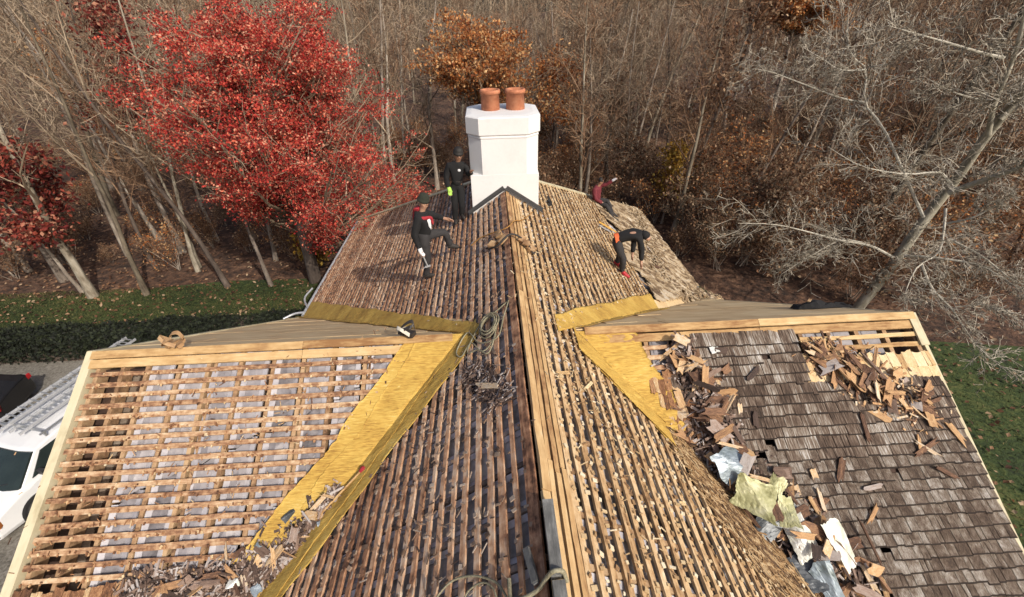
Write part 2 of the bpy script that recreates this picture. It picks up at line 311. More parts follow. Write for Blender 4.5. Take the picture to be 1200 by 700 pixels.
# ---- wing, laths over insulation
def wing_u(v, key):                                   # |x| of the valley on the wing's near slope at v
    return (A_+v*sp)/tq
par = wings['L']
v = .335; rows = 0
while v < 2.80:
    u1 = -wing_u(v, 'L')-.62+rng.uniform(-.06, .06)
    if v > 2.1: u1 -= .25*(v-2.1)
    wd = rng.uniform(.056, .070)
    batten(NW, XL+.02+rng.uniform(0, .05), u1, v, wd, .028, M['lath_x'], par, jag=.005, nm=.002)
    n_ = int((u1-XL)*11); scraps(scr['W'], NW, rng.uniform(XL+.05, u1, n_), v, wd, .7)
    v += PITCHB+rng.normal(0, .005)
bay = .425; x = XL+.10; i = 0
while x < -.9:
    v1 = min(7., max(.2, (-x*tq-A_)/sp))
    off = rng.normal(0, .012)
    b = MB(); b.slab([NW.P(x-.026+off, .02, -.03), NW.P(x+.026+off, .02, -.03), NW.P(x+.026+off, v1, -.03), NW.P(x-.026+off, v1, -.03)], NW.n, .17)
    if i < 3 or i % 3 == 1: pass
    b.build('rafter', M['rafter'], par)
    if i >= 2:
        xa, xb = x+.04, x+bay-.04
        va, vb = [max(.15, (-t*tq-A_)/sp) for t in (xa, xb)]
        for (f0, f1) in ((0., .34), (.345, .70), (.705, 1.)):
            pass
            K = 9; f = np.linspace(f0, f1, K)[:, None]; dn = -.065+rng.normal(0, .012)
            c0 = NW.P(xa+.075, .07, dn)*(1-f)+NW.P(xa+.075, va, dn)*f; c1 = NW.P(xb-.075, .07, dn)*(1-f)+NW.P(xb-.075, vb, dn)*f
            nz = rng.normal(0, .010, (3, K, 1)); c0 = c0+NW.n*nz[0]; c1 = c1+NW.n*nz[1]; cm = (c0+c1)/2+NW.n*(.012+nz[2])
            b = MB(); b.loft(np.stack([c0, cm, c1, c1-NW.n*.05, c0-NW.n*.05], 1), caps=False)
            for c, d in ((c0, -1), (c1, 1)):
                b.loft(np.stack([c+NW.u*d*.065+NW.n*.028, c+NW.u*d*.065, c-NW.u*d*.004+NW.n*.003, c-NW.u*d*.004+NW.n*.012], 1), 1, caps=False)
            b.build('insulation', [M['insul'], M['flange']], par)
        if i in (4, 7, 9):                            # a spare stick beside the rafter
            b = MB(); b.slab([NW.P(x+.05, .05, -.032), NW.P(x+.09, .05, -.032), NW.P(x+.09, v1, -.032), NW.P(x+.05, v1, -.032)], NW.n, .1); b.build('rafter', M['rafter'], par)
    else:                                             # overhang: boards across under the laths
        for vv in ():
            b = MB(); b.slab([NW.P(x+.04, vv, -.11), NW.P(x+bay-.03, vv+.01, -.11), NW.P(x+bay-.03, vv+.15, -.11), NW.P(x+.04, vv+.14, -.11)][::-1], NW.n, .03)
            b.build('soffit_board', M['rafter'], par)
    x += bay if i >= 2 else .33; i += 1
tag(scr['W'].build('splinter', M['starter'], par), kind='stuff')
# ridge boards of both wings
for sg, x0, x1, pr in ((-1, XL-.02, -.95, wings['L']), (1, .95, XR+.02, wings['R'])):
    cut = (x0+x1)/2+rng.uniform(-.5, .5)
    for v, wd, n0 in ((.06, .11, .035), (.19, .12, .012)):
        for a, b_ in ((x0, cut), (cut+.006, x1)):
            batten(NW, a, b_, v, wd, .035, M['fresh'], pr, 'ridge_board', n0, .002, .001)
    # far slope sheathing: grazing view, boards joined
    b = MB(); v = .0
    while v < 6.6:
        wd = .58; xv = (A_+v*sp)/tq+.2; e0, e1 = (XL-.02, -xv) if sg < 0 else (xv, XR+.02)
        if e1-e0 > .15:
            c = np.sort(np.append(rng.uniform(e0, e1, max(0, int((e1-e0)/2))), [e0, e1]))
            for p0, p1 in zip(c[:-1], c[1:]):
                n0 = rng.normal(-.006, .0025); b.slab([FW.P(p0, v, n0), FW.P(p1-.004, v, n0), FW.P(p1-.004, v+wd-.004, n0), FW.P(p0, v+wd-.004, n0)][::1], FW.n, .025)
        v += wd
    tag(b.build('sheathing_board', M['ply'], pr), kind='stuff')
# rake boards
b = MB()
for fr in (NW, FW):
    b.slab([fr.P(XL-.115, 0, .012), fr.P(XL+.0, 0, .012), fr.P(XL+.0, 6.9, .012), fr.P(XL-.115, 6.9, .012)], fr.n, .2)
b.build('rake_board', M['rake'], wings['L'])
b = MB(); b.slab([FW.P(XR, 0, .0), FW.P(XR+.05, 0, .0), FW.P(XR+.05, 6.9, .0), FW.P(XR, 6.9, .0)], FW.n, .18)
b.slab([NW.P(XR, 0, .0), NW.P(XR+.05, 0, .0), NW.P(XR+.05, 6.9, .0), NW.P(XR, 6.9, .0)], NW.n, .18); b.build('rake_board', M['rake'], wings['R'])
b = MB(); b.slab([NW.P(XR-.07, .02, .03), NW.P(XR+.055, .02, .03), NW.P(XR+.055, .52, .03), NW.P(XR-.07, .52, .03)], NW.n, .03); b.build('rake_trim', M['rake'], wings['R'])
# starter row of old brown shingles left at the foot of the stripped wing
sb = MB(); sb.slab([(-.5, -.5, .5), (.5, -.5, .5), (.5, .5, .5), (-.5, .5, .5)][::1], (0, 0, 1), 1.)
def wedge(name, m, taper=.35, seed=0, jag=.12, butt_and_shade=None):      # a thin shingle: lower end at -y thicker, ragged ends; unit size
    r = np.random.default_rng(seed); xs = np.linspace(-.5, .5, 4)
    y0 = -.5+r.uniform(0, jag, 4); y1 = .5-r.uniform(0, jag*1.4, 4); b = MB()
    tw = r.uniform(-.3, .3, 4)*(.2 if butt_and_shade else 1)
    S = [[(x, a, -.5), (x, c, -.5), (x, c, -.5+taper+t*.3), (x, a, .5+t)] for x, a, c, t in zip(xs, y0, y1, tw)]
    b.loft(S); Qa = np.vstack(b.Q); Vq = np.vstack(b.V)[Qa][:, :, 1]
    if butt_and_shade:
        b2 = MB(); b2.loft([[(x*.99, a-.004, -.5), (x*.99, a+.065+.25*abs(t), -.5), (x*.99, a+.065+.25*abs(t), .52+t), (x*.99, a-.004, .53+t)] for x, a, t in zip(xs, y0, tw)]); n0 = len(np.vstack(b.V)); nq = len(Qa)  # dark strip above the lower edge: painted shade line of the course
        return mesh(name, np.vstack(b.V+b2.V), np.vstack([Qa, b2.Q[0]+n0]), [m, butt_and_shade], np.append((Vq.max(1) < -.3).astype(int), np.ones(len(b2.Q[0]), int)))
    return mesh(name, np.vstack(b.V), Qa, [m, butt_and_shade] if butt_and_shade else m, (Vq.max(1) < -.3).astype(int) if butt_and_shade else None)
M['butt_and_shade'] = flat('dark_butt_and_shade_line', (.022, .014, .010), .95)  # dark weathered shingle butts, also the shade line painted along each course
shm = [wedge('shingle', M['shingle'], .4, s, .012, M['butt_and_shade']) for s in range(3)]
stm = [wedge('shingle', M['starter'], .4, s, .12) for s in range(4)]
def place(name, me, fr, u, v, n, sx, sy, sz, rot=0, tilt=0, roll=0, parent=None):
    o = bpy.data.objects.new(name, me); col.objects.link(o)
    if parent is not None: o.parent = parent
    o.matrix_basis = fr.M(u, v, n, rot, tilt, roll) @ Matrix.Diagonal((sx, sy, sz, 1)); return o
for row, vv in enumerate((2.90, 3.03, 3.16, 3.29)):
    x = XL+.02
    while x < -3.05-.2*row:
        wd = rnd.uniform(.05, .15)
        place('shingle', rnd.choice(stm), NW, x+wd/2, vv+rnd.uniform(-.03, .03)+.05, .012, wd-.004, .26, .016, rnd.gauss(0, .03), -.05+rnd.gauss(0, .02), 0, par)
        x += wd+rnd.uniform(0, .006)
# ---- shingled near slope of the other wing
par = wings['R']
allsh = []
v = .30; row = 0
WINX = [(4.05, 5.78, .24, .62), (1.35, 2.22, .25, .80)]
while v < 5.9:
    xl = wing_u(v, 'R')+.62 if v > .8 else 2.32
    if v < .62: xl = 2.55
    xr = XR+.01 if v > .92 else 4.02
    x = xl+rnd.uniform(-.1, .05)
    wav = rnd.uniform(0, 6)
    while x < xr-.04:
        wd = min(rnd.choice((.06, .075, .09, .105, .12, .14, .17))*rnd.uniform(.9, 1.1), xr-x)
        dv = .010*math.sin(x*1.6+wav)+rnd.gauss(0, .0048)+(rnd.uniform(.008, .025) if rnd.random() < .03 else 0)
        if rnd.random() > .012: allsh.append((x+wd/2, v+dv, wd-rnd.uniform(.003, .009), row))
        x += wd
    v += .143; row += 1
# those that show largest in the photograph one by one, the rest joined
vis = [s for s in allsh if s[1] < 3.75]; vis.sort(key=lambda s: -s[1]); single = set(vis[:285])
b = MB()
for s in allsh:
    u, v, wd, row = s; rot = rnd.gauss(0, .007); tilt = -.10+rnd.gauss(0, .008); th = rnd.uniform(.014, .026)
    if s in single:
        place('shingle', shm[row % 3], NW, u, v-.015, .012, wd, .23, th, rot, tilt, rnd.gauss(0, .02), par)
    else:
        Mx = NW.M(u, v-.015, .012, rot, tilt, rnd.gauss(0, .02)); A = np.array(Mx)
        b.boxes(A[:3, 3], A[:3, 0]*wd/2, A[:3, 1]*.115, A[:3, 2]*th/2); b.I[-1][2] = 1; b.boxes(A[:3, 3]-A[:3, 1]*(.115-.007), A[:3, 0]*(wd/2-.001), A[:3, 1]*rnd.uniform(.005, .011), A[:3, 2]*(th/2+.0012), 1)  # second box is a dark strip imitating shade under the overlap
tag(b.build('shingle', [M['shingle'], M['butt_and_shade']], par), kind='stuff')
# solid bed under the shingles
b = MB(); b.slab([NW.P(2.3, .3, -.012), NW.P(4.05, .3, -.012), NW.P(XR, .9, -.012), NW.P(XR, 6.8, -.012), ][:4], NW.n, .03)
b = MB()
for (a0, a1, v0, v1) in ((2.45, 4.02, .25, .9), (2.75, XR, .9, 4.2)):
    b.slab([NW.P(a0, v0, -.014), NW.P(a1, v0, -.014), NW.P(a1, v1, -.014), NW.P(a0+(v1-v0)*.78, v1, -.014)], NW.n, .03)
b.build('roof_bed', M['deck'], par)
# two small openings where laths and insulation show, and the pale and brown strips next to them
for a0, a1, v0, v1 in WINX:
    for vv in np.arange(v0+.1, v1-.02, .145):
        batten(NW, a0, a1, vv, .062, .028, M['lath_x'] if a0 < 3 else M['fresh'], par, jag=.008)
    for xx in np.arange(a0+.05, a1, .42):
        b = MB(); b.slab([NW.P(xx-.03, v0-.1, -.03), NW.P(xx+.03, v0-.1, -.03), NW.P(xx+.03, v1+.2, -.03), NW.P(xx-.03, v1+.2, -.03)], NW.n, .16); b.build('rafter', M['rafter'], par)
        if xx < 5.2:
            b = MB(); b.slab([NW.P(xx+.06, v0-.1, -.07), NW.P(xx+.34, v0-.1, -.07), NW.P(xx+.34, v1+.2, -.07), NW.P(xx+.06, v1+.2, -.07)], NW.n, .05)
            b.slab([NW.P(xx+.10, v0-.1, -.064), NW.P(xx+.15, v0-.1, -.05), NW.P(xx+.15, v1+.2, -.05), NW.P(xx+.10, v1+.2, -.064)], NW.n, .01, 1)
            b.build('insulation', [M['insul'], M['flange']], par)
ps = [wedge('shingle', M['fresh'], .5, 30+s, .14) for s in range(3)]
fs = surf('pale_shingle_face', [(.05, (.28, .15, .06)), (.35, (.52, .34, .16)), (.65, (.66, .50, .28)), (1., (.74, .64, .44))], (40, 4, 10), 3, (.5, .3, .4), .85, .5)
for me in ps: me.materials[0] = fs
for row in range(2):
    x = 3.95
    while x < XR-.02:
        wd = rnd.uniform(.06, .17); wd = min(wd, XR+.01-x)
        place('shingle', rnd.choice(ps), NW, x+wd/2, .70+row*.14+rnd.gauss(0, .01), .01, wd-.004, .28, .016, rnd.gauss(0, .02), -.05, 0, par); x += wd
for (x0, x1, v0, v1) in ((2.20, 2.5, .27, .95), (1.75, 2.25, .74, 1.5), (2.5, 2.75, .6, .9)):
    x = x0
    while x < x1:
        wd = rnd.uniform(.05, .11)
        for vv in np.arange(v0, v1, .2): place('shingle', rnd.choice(stm), NW, x+wd/2+(vv-v0)*.45, vv+.12+rnd.gauss(0, .02), .014, wd, .33, .018, rnd.gauss(0, .05), -.04, 0, par)
        x += wd
# ---- bleached old shingles left on the far outer part of the main slope
b = MB()
v = 3.85
while v < VMAX+.05:
    y0 = D_+val(v)+.25; y = y0
    lim = 15.6+(.9*math.sin(v*3.1))*.4
    while y < 10.5+.99*v:
        wd = rnd.uniform(.08, .18)
        e = 3.95+.25*math.sin(y*1.7)+.15*math.sin(y*4.3)-.09*max(0, y-12)
        if v > e and rnd.random() > .06:
            A = np.array(MR.M(y+wd/2, v-.02, .04, rnd.gauss(0, .17), -.08+rnd.gauss(0, .09), rnd.gauss(0, .10)))
            b.boxes(A[:3, 3], A[:3, 0]*wd/2.1, A[:3, 1]*.13, A[:3, 2]*.011)
        y += wd
    v += .15
tag(b.build('shingle', M['shingle_far'], mains['R']), kind='stuff')
# ---- yellow felt in the four valleys
def smooth_noise(s, t, sd):
    o = 0
    for k, (a, b_, ph) in enumerate(((1.7, 2.3, .3), (3.9, 5.1, 1.9), (8.3, 3.7, 4.1), (14.1, 12.7, 2.2))):
        o = o+np.sin(s*a+t*b_+ph+sd)*np.cos(t*a*1.3-s*b_*.4+ph*2+sd*1.7)/(k+1.2)
    return o
def felt(key, near, w_main, w_wing, t0, t1, n0=.012, amp=.006, sd=0., over=0.):
    # t: drop below the wing ridge; widths measured along the ridge directions, (start,end)
    fm = ML if key == 'L' else MR; sg = -1 if key == 'L' else 1; fw = NW if near else FW
    Kt, Kc = 130, 16; t = np.linspace(t0, t1, Kt); f = (t-t0)/(t1-t0)
    yv = D_+(-1 if near else 1)*t/tp; xv = sg*(A_+t)/tq; nz = rng.normal(0, .004, (Kt, 2))
    rowsP = []; nz[:, 0] += .016*np.sin(t*7+sd)+.010*np.sin(t*17+sd*2); nz[:, 1] += .02*np.sin(t*5+sd)+.014*np.sin(t*13+sd)
    for j in range(Kc):                               # main side, edge to valley
        e = 1-j/(Kc-1); wm = (w_main[0]*(1-f)+w_main[1]*f)*e+(nz[:, 0]*e*1.5)
        u = yv+(-1 if near else 1)*wm; vv = (A_+t)/sq
        rowsP.append(fm.P(u, vv, n0+(amp*smooth_noise(u*2, vv*2, sd)+.0035*smooth_noise(u*9+vv*5, vv*3, sd+1)+.002*np.sin(u*41+vv*12+3*smooth_noise(u*3, vv*3, sd)))*(1 if 0 < j < Kc-1 else .4)))
    if w_wing[1] > 0:
        for j in range(1, Kc):
            e = j/(Kc-1); ww = (w_wing[0]*(1-f)+w_wing[1]*f)*e+nz[:, 1]*e*2
            u = xv+sg*ww; vv = np.maximum(t, .0)/sp
            rowsP.append(fw.P(u, vv, n0+amp*smooth_noise(u*2, vv*2, sd+3)+.0035*smooth_noise(u*9-vv*5, vv*3, sd+1)+.002*np.sin(vv*43+u*14+3*smooth_noise(u*3, vv*3, sd))))
    S = np.stack(rowsP, 1); m = S.shape[1]; nn = np.array([0, 0, 1.])
    V = np.concatenate([S.reshape(-1, 3), S.reshape(-1, 3)-nn*.006]); q = []
    for i in range(Kt-1):
        for j in range(m-1):
            a = i*m+j; f4 = [a, a+1, a+m+1, a+m]; q.append(f4); q.append([x+Kt*m for x in f4[::-1]])
    for i in range(Kt-1):
        for j, dd in ((0, 0), (m-1, 0)):
            a = i*m+j; q.append([a, a+m, a+m+Kt*m, a+Kt*m])
    o = link('valley_felt', mesh('valley_felt', V, q, M['felt'], smooth=True), mains[key]); return o
felt('L', True, (.50, .62), (.72, .58), -.12, 2.55, .014, .006, .5)
felt('L', True, (.06, .60), (.60, .12), .02, 2.0, .026, .006, 2.1)     # second lap
felt('L', False, (.27, .80), (.05, .22), -.15, 3.55, .016, .005, 4.)
felt('R', True, (.42, .40), (.78, .34), .03, .80, .014, .009, 1.3)
felt('R', True, (.46, .36), (.04, .10), .00, .74, .030, .010, 3.3)
felt('R', False, (.42, .62), (.05, .22), -.18, 1.68, .016, .005, 6.)
# boards under the felt so that nothing shows through
for key, fm, sg in (('L', ML, -1), ('R', MR, 1)):
    for near in (True, False):
        fw = NW if near else FW; s2 = -1 if near else 1; b = MB()
        t = np.array([.0, 3.6]); yv = D_+s2*t/tp; xv = sg*(A_+t)/tq
        A4 = [fm.P(yv[0]+s2*.36, A_/sq, -.012), fm.P(yv[0], A_/sq, -.012), fm.P(yv[1], (A_+t[1])/sq, -.012), fm.P(yv[1]+s2*.36, (A_+t[1])/sq, -.012)]
        b.slab(A4, fm.n, .02)
        B4 = [fw.P(xv[0], 0, -.014), fw.P(xv[0]+sg*.5, 0, -.014), fw.P(xv[1]+sg*.5, t[1]/sp, -.014), fw.P(xv[1], t[1]/sp, -.014)]
        b.slab(B4, fw.n, .02)
        b.build('valley_board', M['needle'] if key == 'R' and near else M['ply'], mains[key])
b = MB(); Pz = [(0, 10.64, -.02), (W_, 10.64+.99*VMAX, -W_*tq-.02), (-W_, 10.64+.99*VMAX, -W_*tq-.02)]; b.loft([[Pz[0], Pz[0], Pz[1], Pz[2]], [(p[0], p[1]-.1, p[2]-.1) for p in (Pz[0], Pz[0], Pz[1], Pz[2])]]); b.build('hip_slope', M['shingle_far'], house)
# ---- chimney
yc = 9.34; ch = MB()
def octo(hw, hd, cfx, z, yc_=None, yo=0):
    y0 = yc-yo; y1 = yc+1.46+yo; ym = (y0+y1)/2
    return [(-hw, y0+cfx, z), (-hw+cfx, y0, z), (hw-cfx, y0, z), (hw, y0+cfx, z), (hw, y1-cfx, z), (hw-cfx, y1, z), (-hw+cfx, y1, z), (-hw, y1-cfx, z)]
cb = MB(); cb.box((0, yc+.73, -.62), (1.47, 1.46, 1.98)); base = cb.build('chimney', M['white'], house)
bv = base.modifiers.new('b', 'BEVEL'); bv.width = .012; bv.segments = 2
b = MB(); b.loft([octo(.735, .7, .265, z) for z in (.368, 1.18)]); b.build('chimney_shaft', M['white'], base)
b = MB(); b.loft([octo(.748+o, .7, .265, z, yo=o) for o, z in ((.012, 1.17), (.022, 1.185), (.022, 1.50), (.006, 1.522), (-.1, 1.54))]); b.build('chimney_cap', M['white'], base)
b = MB(); b.loft([octo(.735+o, .7, .265, z, yo=o) for o, z in ((-.001, 1.10), (.008, 1.115), (.008, 1.135), (-.001, 1.15))]); b.build('chimney_band', M['white'], base)
for x in (-.24, .29):
    b = MB(); b.lathe((x, yc+.73, 1.53), [(.19, 0), (.20, .01), (.188, .32), (.215, .325), (.22, .37), (.205, .40), (.165, .40), (.155, .1)], 28); pot = b.build('chimney_pot', M['terracotta'], base, True)
    b = MB(); b.lathe((x, yc+.73, 1.54), [(.15, 0), (.15, .09), (.001, .092)], 20); b.build('flue', M['soot'], pot)
b = MB()
for fr, sg in ((ML, -1), (MR, 1)):
    b.bar(fr.P(yc-.03, -.03, .05), fr.P(yc-.03, .96, .05), .07, .012, fr.n); b.bar(fr.P(yc-.012, -.02, .085), fr.P(yc-.012, .95, .085), .02, .08, fr.n)
b.build('flashing', M['lead'], base)
# ================================================================ trees, hedge, undergrowth
def barkm(name, stops): return surf(name, stops, (6, 6, 1.5), .8, (.5, .5, .25), .9, .5, bdist=.03)
M['bark'] = barkm('grey_bark', [(.1, (.09, .07, .055)), (.5, (.23, .19, .155)), (.9, (.42, .37, .31))])
M['bark_p'] = barkm('pale_bark', [(.1, (.06, .045, .03)), (.5, (.17, .14, .10)), (.9, (.40, .36, .29))])
M['bark_d'] = barkm('dark_bark', [(.1, (.035, .025, .02)), (.5, (.10, .075, .06)), (.9, (.22, .18, .15))])
M['twig'] = surf('twig', [(.1, (.08, .054, .034)), (.5, (.195, .143, .095)), (.9, (.37, .29, .205))], (3, 3, 3), .5, (.2, .3, .5), .9, 0)
M['twig_r'] = surf('russet_twig', [(.1, (.07, .038, .022)), (.5, (.17, .095, .055)), (.9, (.32, .20, .12))], (3, 3, 3), .5, (.2, .3, .5), .9, 0)
M['twig_p'] = surf('pale_twig', [(.1, (.14, .115, .085)), (.5, (.29, .255, .20)), (.9, (.46, .42, .35))], (3, 3, 3), .5, (.2, .3, .5), .9, 0)
def leafm(name, stops, tr=.3): return surf(name, stops, (1, 1, 1), .45, (.05, .55, .55), .82, 0, trans=tr)
M['red'] = leafm('red_leaf', [(.05, (.16, .010, .010)), (.30, (.40, .024, .022)), (.6, (.57, .060, .042)), (.85, (.66, .16, .085)), (1., (.72, .36, .24))])
M['dred'] = leafm('dark_red_leaf', [(.05, (.05, .006, .006)), (.45, (.17, .018, .014)), (.85, (.34, .07, .04)), (1., (.46, .22, .14))])
M['orange'] = leafm('orange_leaf', [(.05, (.20, .055, .016)), (.4, (.42, .14, .035)), (.7, (.56, .25, .08)), (1., (.66, .44, .22))])
M['rust'] = leafm('rust_leaf', [(.05, (.07, .03, .016)), (.4, (.19, .09, .045)), (.7, (.31, .17, .09)), (1., (.46, .33, .21))])
M['yellow'] = leafm('yellow_leaf', [(.05, (.16, .08, .01)), (.5, (.40, .22, .025)), (1., (.56, .40, .09))])
M['green'] = leafm('hedge_leaf', [(.05, (.003, .005, .002)), (.5, (.008, .014, .005)), (1., (.022, .030, .010))], .15)
M['brush'] = leafm('evergreen_leaf', [(.05, (.012, .016, .008)), (.5, (.035, .048, .02)), (1., (.09, .10, .05))], .15)
def nrm(x): return x/(np.linalg.norm(x, axis=-1, keepdims=True)+1e-9)
def grow(r, p, d, L, R0, K, bend, trop, tip=.25):
    N = len(p); P = np.empty((N, K, 3)); Rr = np.empty((N, K)); d = nrm(d.copy()); p = p.copy()
    for k in range(K):
        P[:, k] = p; Rr[:, k] = R0*(1-(1-tip)*k/(K-1))
        d = nrm(d+r.normal(0, bend, (N, 3))+np.array([0, 0, trop])); p = p+d*(L/(K-1))[:, None]
    return P, Rr
def spawn(r, P, Rr, n, t0, t1, ang, lr, rr, K, bend, trop, L0, jit=.3):
    N, KK = P.shape[:2]; par = np.repeat(np.arange(N), n); t = t0+(t1-t0)*((np.tile(np.arange(n), N)+r.random(N*n))/n)
    f = t*(KK-1); i = np.minimum(f.astype(int), KK-2); g_ = (f-i)[:, None]
    p = P[par, i]*(1-g_)+P[par, i+1]*g_; tg = nrm(P[par, i+1]-P[par, i]); rad = Rr[par, i]
    q = nrm(np.cross(tg, r.normal(0, 1, (N*n, 3)))); a = (ang*(1+r.normal(0, jit, N*n)))[:, None]
    d = tg*np.cos(a)+q*np.sin(a); L = L0[par]*lr*(1-.45*t)*r.uniform(.65, 1.3, N*n)
    R1 = np.minimum(rad*.8, rad*rr*r.uniform(.7, 1.2, N*n)); P2, R2 = grow(r, p, d, L, R1, K, bend, trop)
    return P2, R2, L
def quads_at(r, c, s0, s1, asp=.6, up=.0):
    n = len(c); a = nrm(r.normal(0, 1, (n, 3))+np.array([0, 0, up])); x = nrm(np.cross(a, r.normal(0, 1, (n, 3)))); y = np.cross(a, x)
    s = r.uniform(s0, s1, n)[:, None]; V = np.stack([c-x*s, c-y*s*asp, c+x*s, c+y*s*asp+a*s*.25], 1)
    return V.reshape(-1, 3), np.arange(4*n).reshape(-1, 4)
def tree_meshes(seed, H=16., r0=.16, lean=(0, 0), levels=None, bark='bark', twig='twig', leaf=None, nleaf=0, ls=(.07, .13), stems=1, lcl=.35, leaf_r=1., minr=.006, zmin=-9, name='tree'):
    r = np.random.default_rng(seed); d0 = np.zeros((stems, 3)); d0[:, 2] = 1; d0[:, :2] = np.array(lean)+r.normal(0, .04 if stems == 1 else .28, (stems, 2))
    L = np.full(stems, H)*r.uniform(.75, 1.0, stems); p0 = np.zeros((stems, 3)); p0[:, :2] = r.normal(0, .15 if stems > 1 else 0, (stems, 2)); p0[:, 2] = -.15
    P, R = grow(r, p0, d0, L, np.full(stems, r0), 12, .05, .03, .18)
    R[:, 0] *= 1.45; R[:, 1] *= 1.08
    tr = MB(); tr.tubes(P, R, 7); cr = MB(); fine = []
    Pl, Rl, Ll = P, R, L
    for (n, t0, t1, ang, lr, rr, K, bend, trop) in levels:
        Pl, Rl, Ll = spawn(r, Pl, Rl, n, t0, t1, ang, lr, rr, K, bend, trop, Ll)
        Rl = np.maximum(Rl, minr); cr.tubes(Pl, Rl, 5 if Rl.max() > .04 else 3); fine.append(Pl)
    out = [mesh('trunk', np.vstack(tr.V), np.vstack(tr.Q), M[bark], None, True), mesh('crown', np.vstack(cr.V), np.vstack(cr.Q), M[twig])]
    if leaf:
        T = fine[-1]; idx = r.integers(0, len(T), nleaf); k = r.integers(1, T.shape[1], nleaf)
        c = T[idx, k]+r.normal(0, lcl, (nleaf, 3))
        c = c[c[:, 2] > zmin]
        V, Q = quads_at(r, c, ls[0], ls[1]); out.append(mesh('leaves', V, Q, M[leaf]))
    return out
def put_tree(name, ms, loc, rz, s, label, group=None, cat='tree', tilt=(0, 0)):
    e = empty(name, loc, label, cat, group); e.rotation_euler = (tilt[0], tilt[1], rz); e.scale = (s,)*3
    for m_ in ms:
        o = bpy.data.objects.new(m_.name.split('.')[0], m_); col.objects.link(o); o.parent = e
    return e
WOOD = [(13, .22, .98, .75, .34, .42, 5, .10, .10), (9, .2, 1., .8, .55, .5, 4, .14, .06), (8, .15, 1., .8, .6, .55, 3, .2, .04)]
WOOD2 = [(14, .22, .98, .6, .28, .40, 5, .12, .14), (9, .2, 1., .75, .55, .5, 4, .16, .08), (6, .15, 1., .8, .62, .55, 3, .2, .05)]
protos = [tree_meshes(100+i, H=rnd.uniform(13.5, 17), r0=rnd.uniform(.09, .16), levels=(WOOD, WOOD2)[i % 2], bark=('bark', 'bark', 'bark_p', 'bark_d')[i % 4],
          twig=('twig', 'twig_r', 'twig', 'twig_r', 'twig')[i % 5], minr=.009) for i in range(7)]
rusty = [tree_meshes(140+i, H=14, r0=.12, levels=WOOD2, bark='bark', twig='twig_r', leaf=('rust', 'orange')[i], nleaf=(1900, 1100)[i], ls=(.06, .13), lcl=.4, minr=.009) for i in range(2)]
SHR = [(7, .15, .98, .5, .5, .5, 4, .16, .08), (6, .15, 1., .7, .55, .55, 4, .2, .02), (5, .1, 1., .8, .6, .6, 3, .2, 0)]
shrubs = [tree_meshes(160+i, H=rnd.uniform(3.2, 5.), r0=.028, levels=SHR, bark='bark', twig=('twig_r', 'twig', 'twig_r')[i], stems=6, leaf=('rust', 'rust', 'orange')[i], nleaf=(1100, 2200, 900)[i], ls=(.04, .10), lcl=.2, minr=.006) for i in range(3)]
# ---- trees one can tell apart -------------------------------------------------------------
RT = [(15, .22, .97, 1.05, .43, .5, 6, .10, .035), (9, .22, 1., .75, .5, .5, 5, .14, .02), (7, .2, 1., .75, .5, .55, 4, .16, .0)]
g0 = ground(370, 330)
def round_tree(seed, c, rad, H, r0, nleaf, ls, bark='bark_d', twig='twig', leaf='red', n=520):       # limbs reach for points through a lobed crown, twigs and leaves around their ends
    r = np.random.default_rng(seed); tr = MB(); z = np.linspace(-.15, H, 14); P = np.stack([.12*np.sin(z*.5), .1*np.cos(z*.4)-.1, z], 1); tr.tubes(P, r0*(1.3-1.05*np.clip(z/H, 0, 1))+.02, 8)
    d = nrm(r.normal(0, 1, (n, 3))); lob = 1+.22*np.sin(d[:, 0]*5+1)*np.sin(d[:, 2]*4+.5)+.12*np.sin(d[:, 1]*6+d[:, 2]*5); low = np.where((d[:, 2] < -.2) & (d[:, 0] < .1), .74, 1.)
    lob = lob+.34*np.exp(-((d[:, 0]-.85)**2+(d[:, 2]+.45)**2)/.12); T = np.array(c)+d*np.array(rad)*(r.random(n)**.42*lob*low)[:, None]
    L0 = np.linalg.norm(T[:, :2], axis=1); hz = np.clip(T[:, 2]-L0*r.uniform(.45, .9, n)-.3, 2.2, H*.93); A = np.stack([.12*np.sin(hz*.5), .1*np.cos(hz*.4)-.1, hz], 1)
    f = np.linspace(0, 1, 7)[None, :, None]; B = A[:, None]*(1-f)+T[:, None]*f; B[:, :, 2] += (np.sin(f[:, :, 0]*math.pi)*-.10*L0[:, None]); B[:, 1:-1] += r.normal(0, .10, (n, 5, 3))
    cr = MB(); R = (.012+.006*L0)[:, None]*np.linspace(1.4, .35, 7); big = r.random(n) < .2; R = np.where(big[:, None], R*1.6, R*.7); cr.tubes(B, R, 4)
    S1, Q1, l1 = spawn(r, B, R, 7, .5, 1., .8, .28, .5, 4, .16, .03, L0+.8); cr.tubes(S1, np.maximum(Q1, .006), 3)
    S2, Q2, l2 = spawn(r, S1, Q1, 3, .2, 1., .8, .55, .6, 3, .2, 0, l1); cr.tubes(S2, np.maximum(Q2, .005), 3)
    m_ = len(S1); k = r.choice(m_, max(60, int(m_*.29)), replace=False); sz = r.uniform(.5, 1.5, len(k)); i = r.choice(len(k), nleaf, p=sz/sz.sum()); p = S1[k[i], r.integers(1, 4, nleaf)]+r.normal(0, 1, (nleaf, 3))*np.array([.27, .27, .10])*np.sqrt(sz[i])[:, None]; V, Q = quads_at(r, p, ls[0], ls[1])
    return [mesh('trunk', np.vstack(tr.V), np.vstack(tr.Q), M[bark], None, True), mesh('crown', np.vstack(cr.V), np.vstack(cr.Q), M[twig]), mesh('leaves', V, Q, M[leaf])]
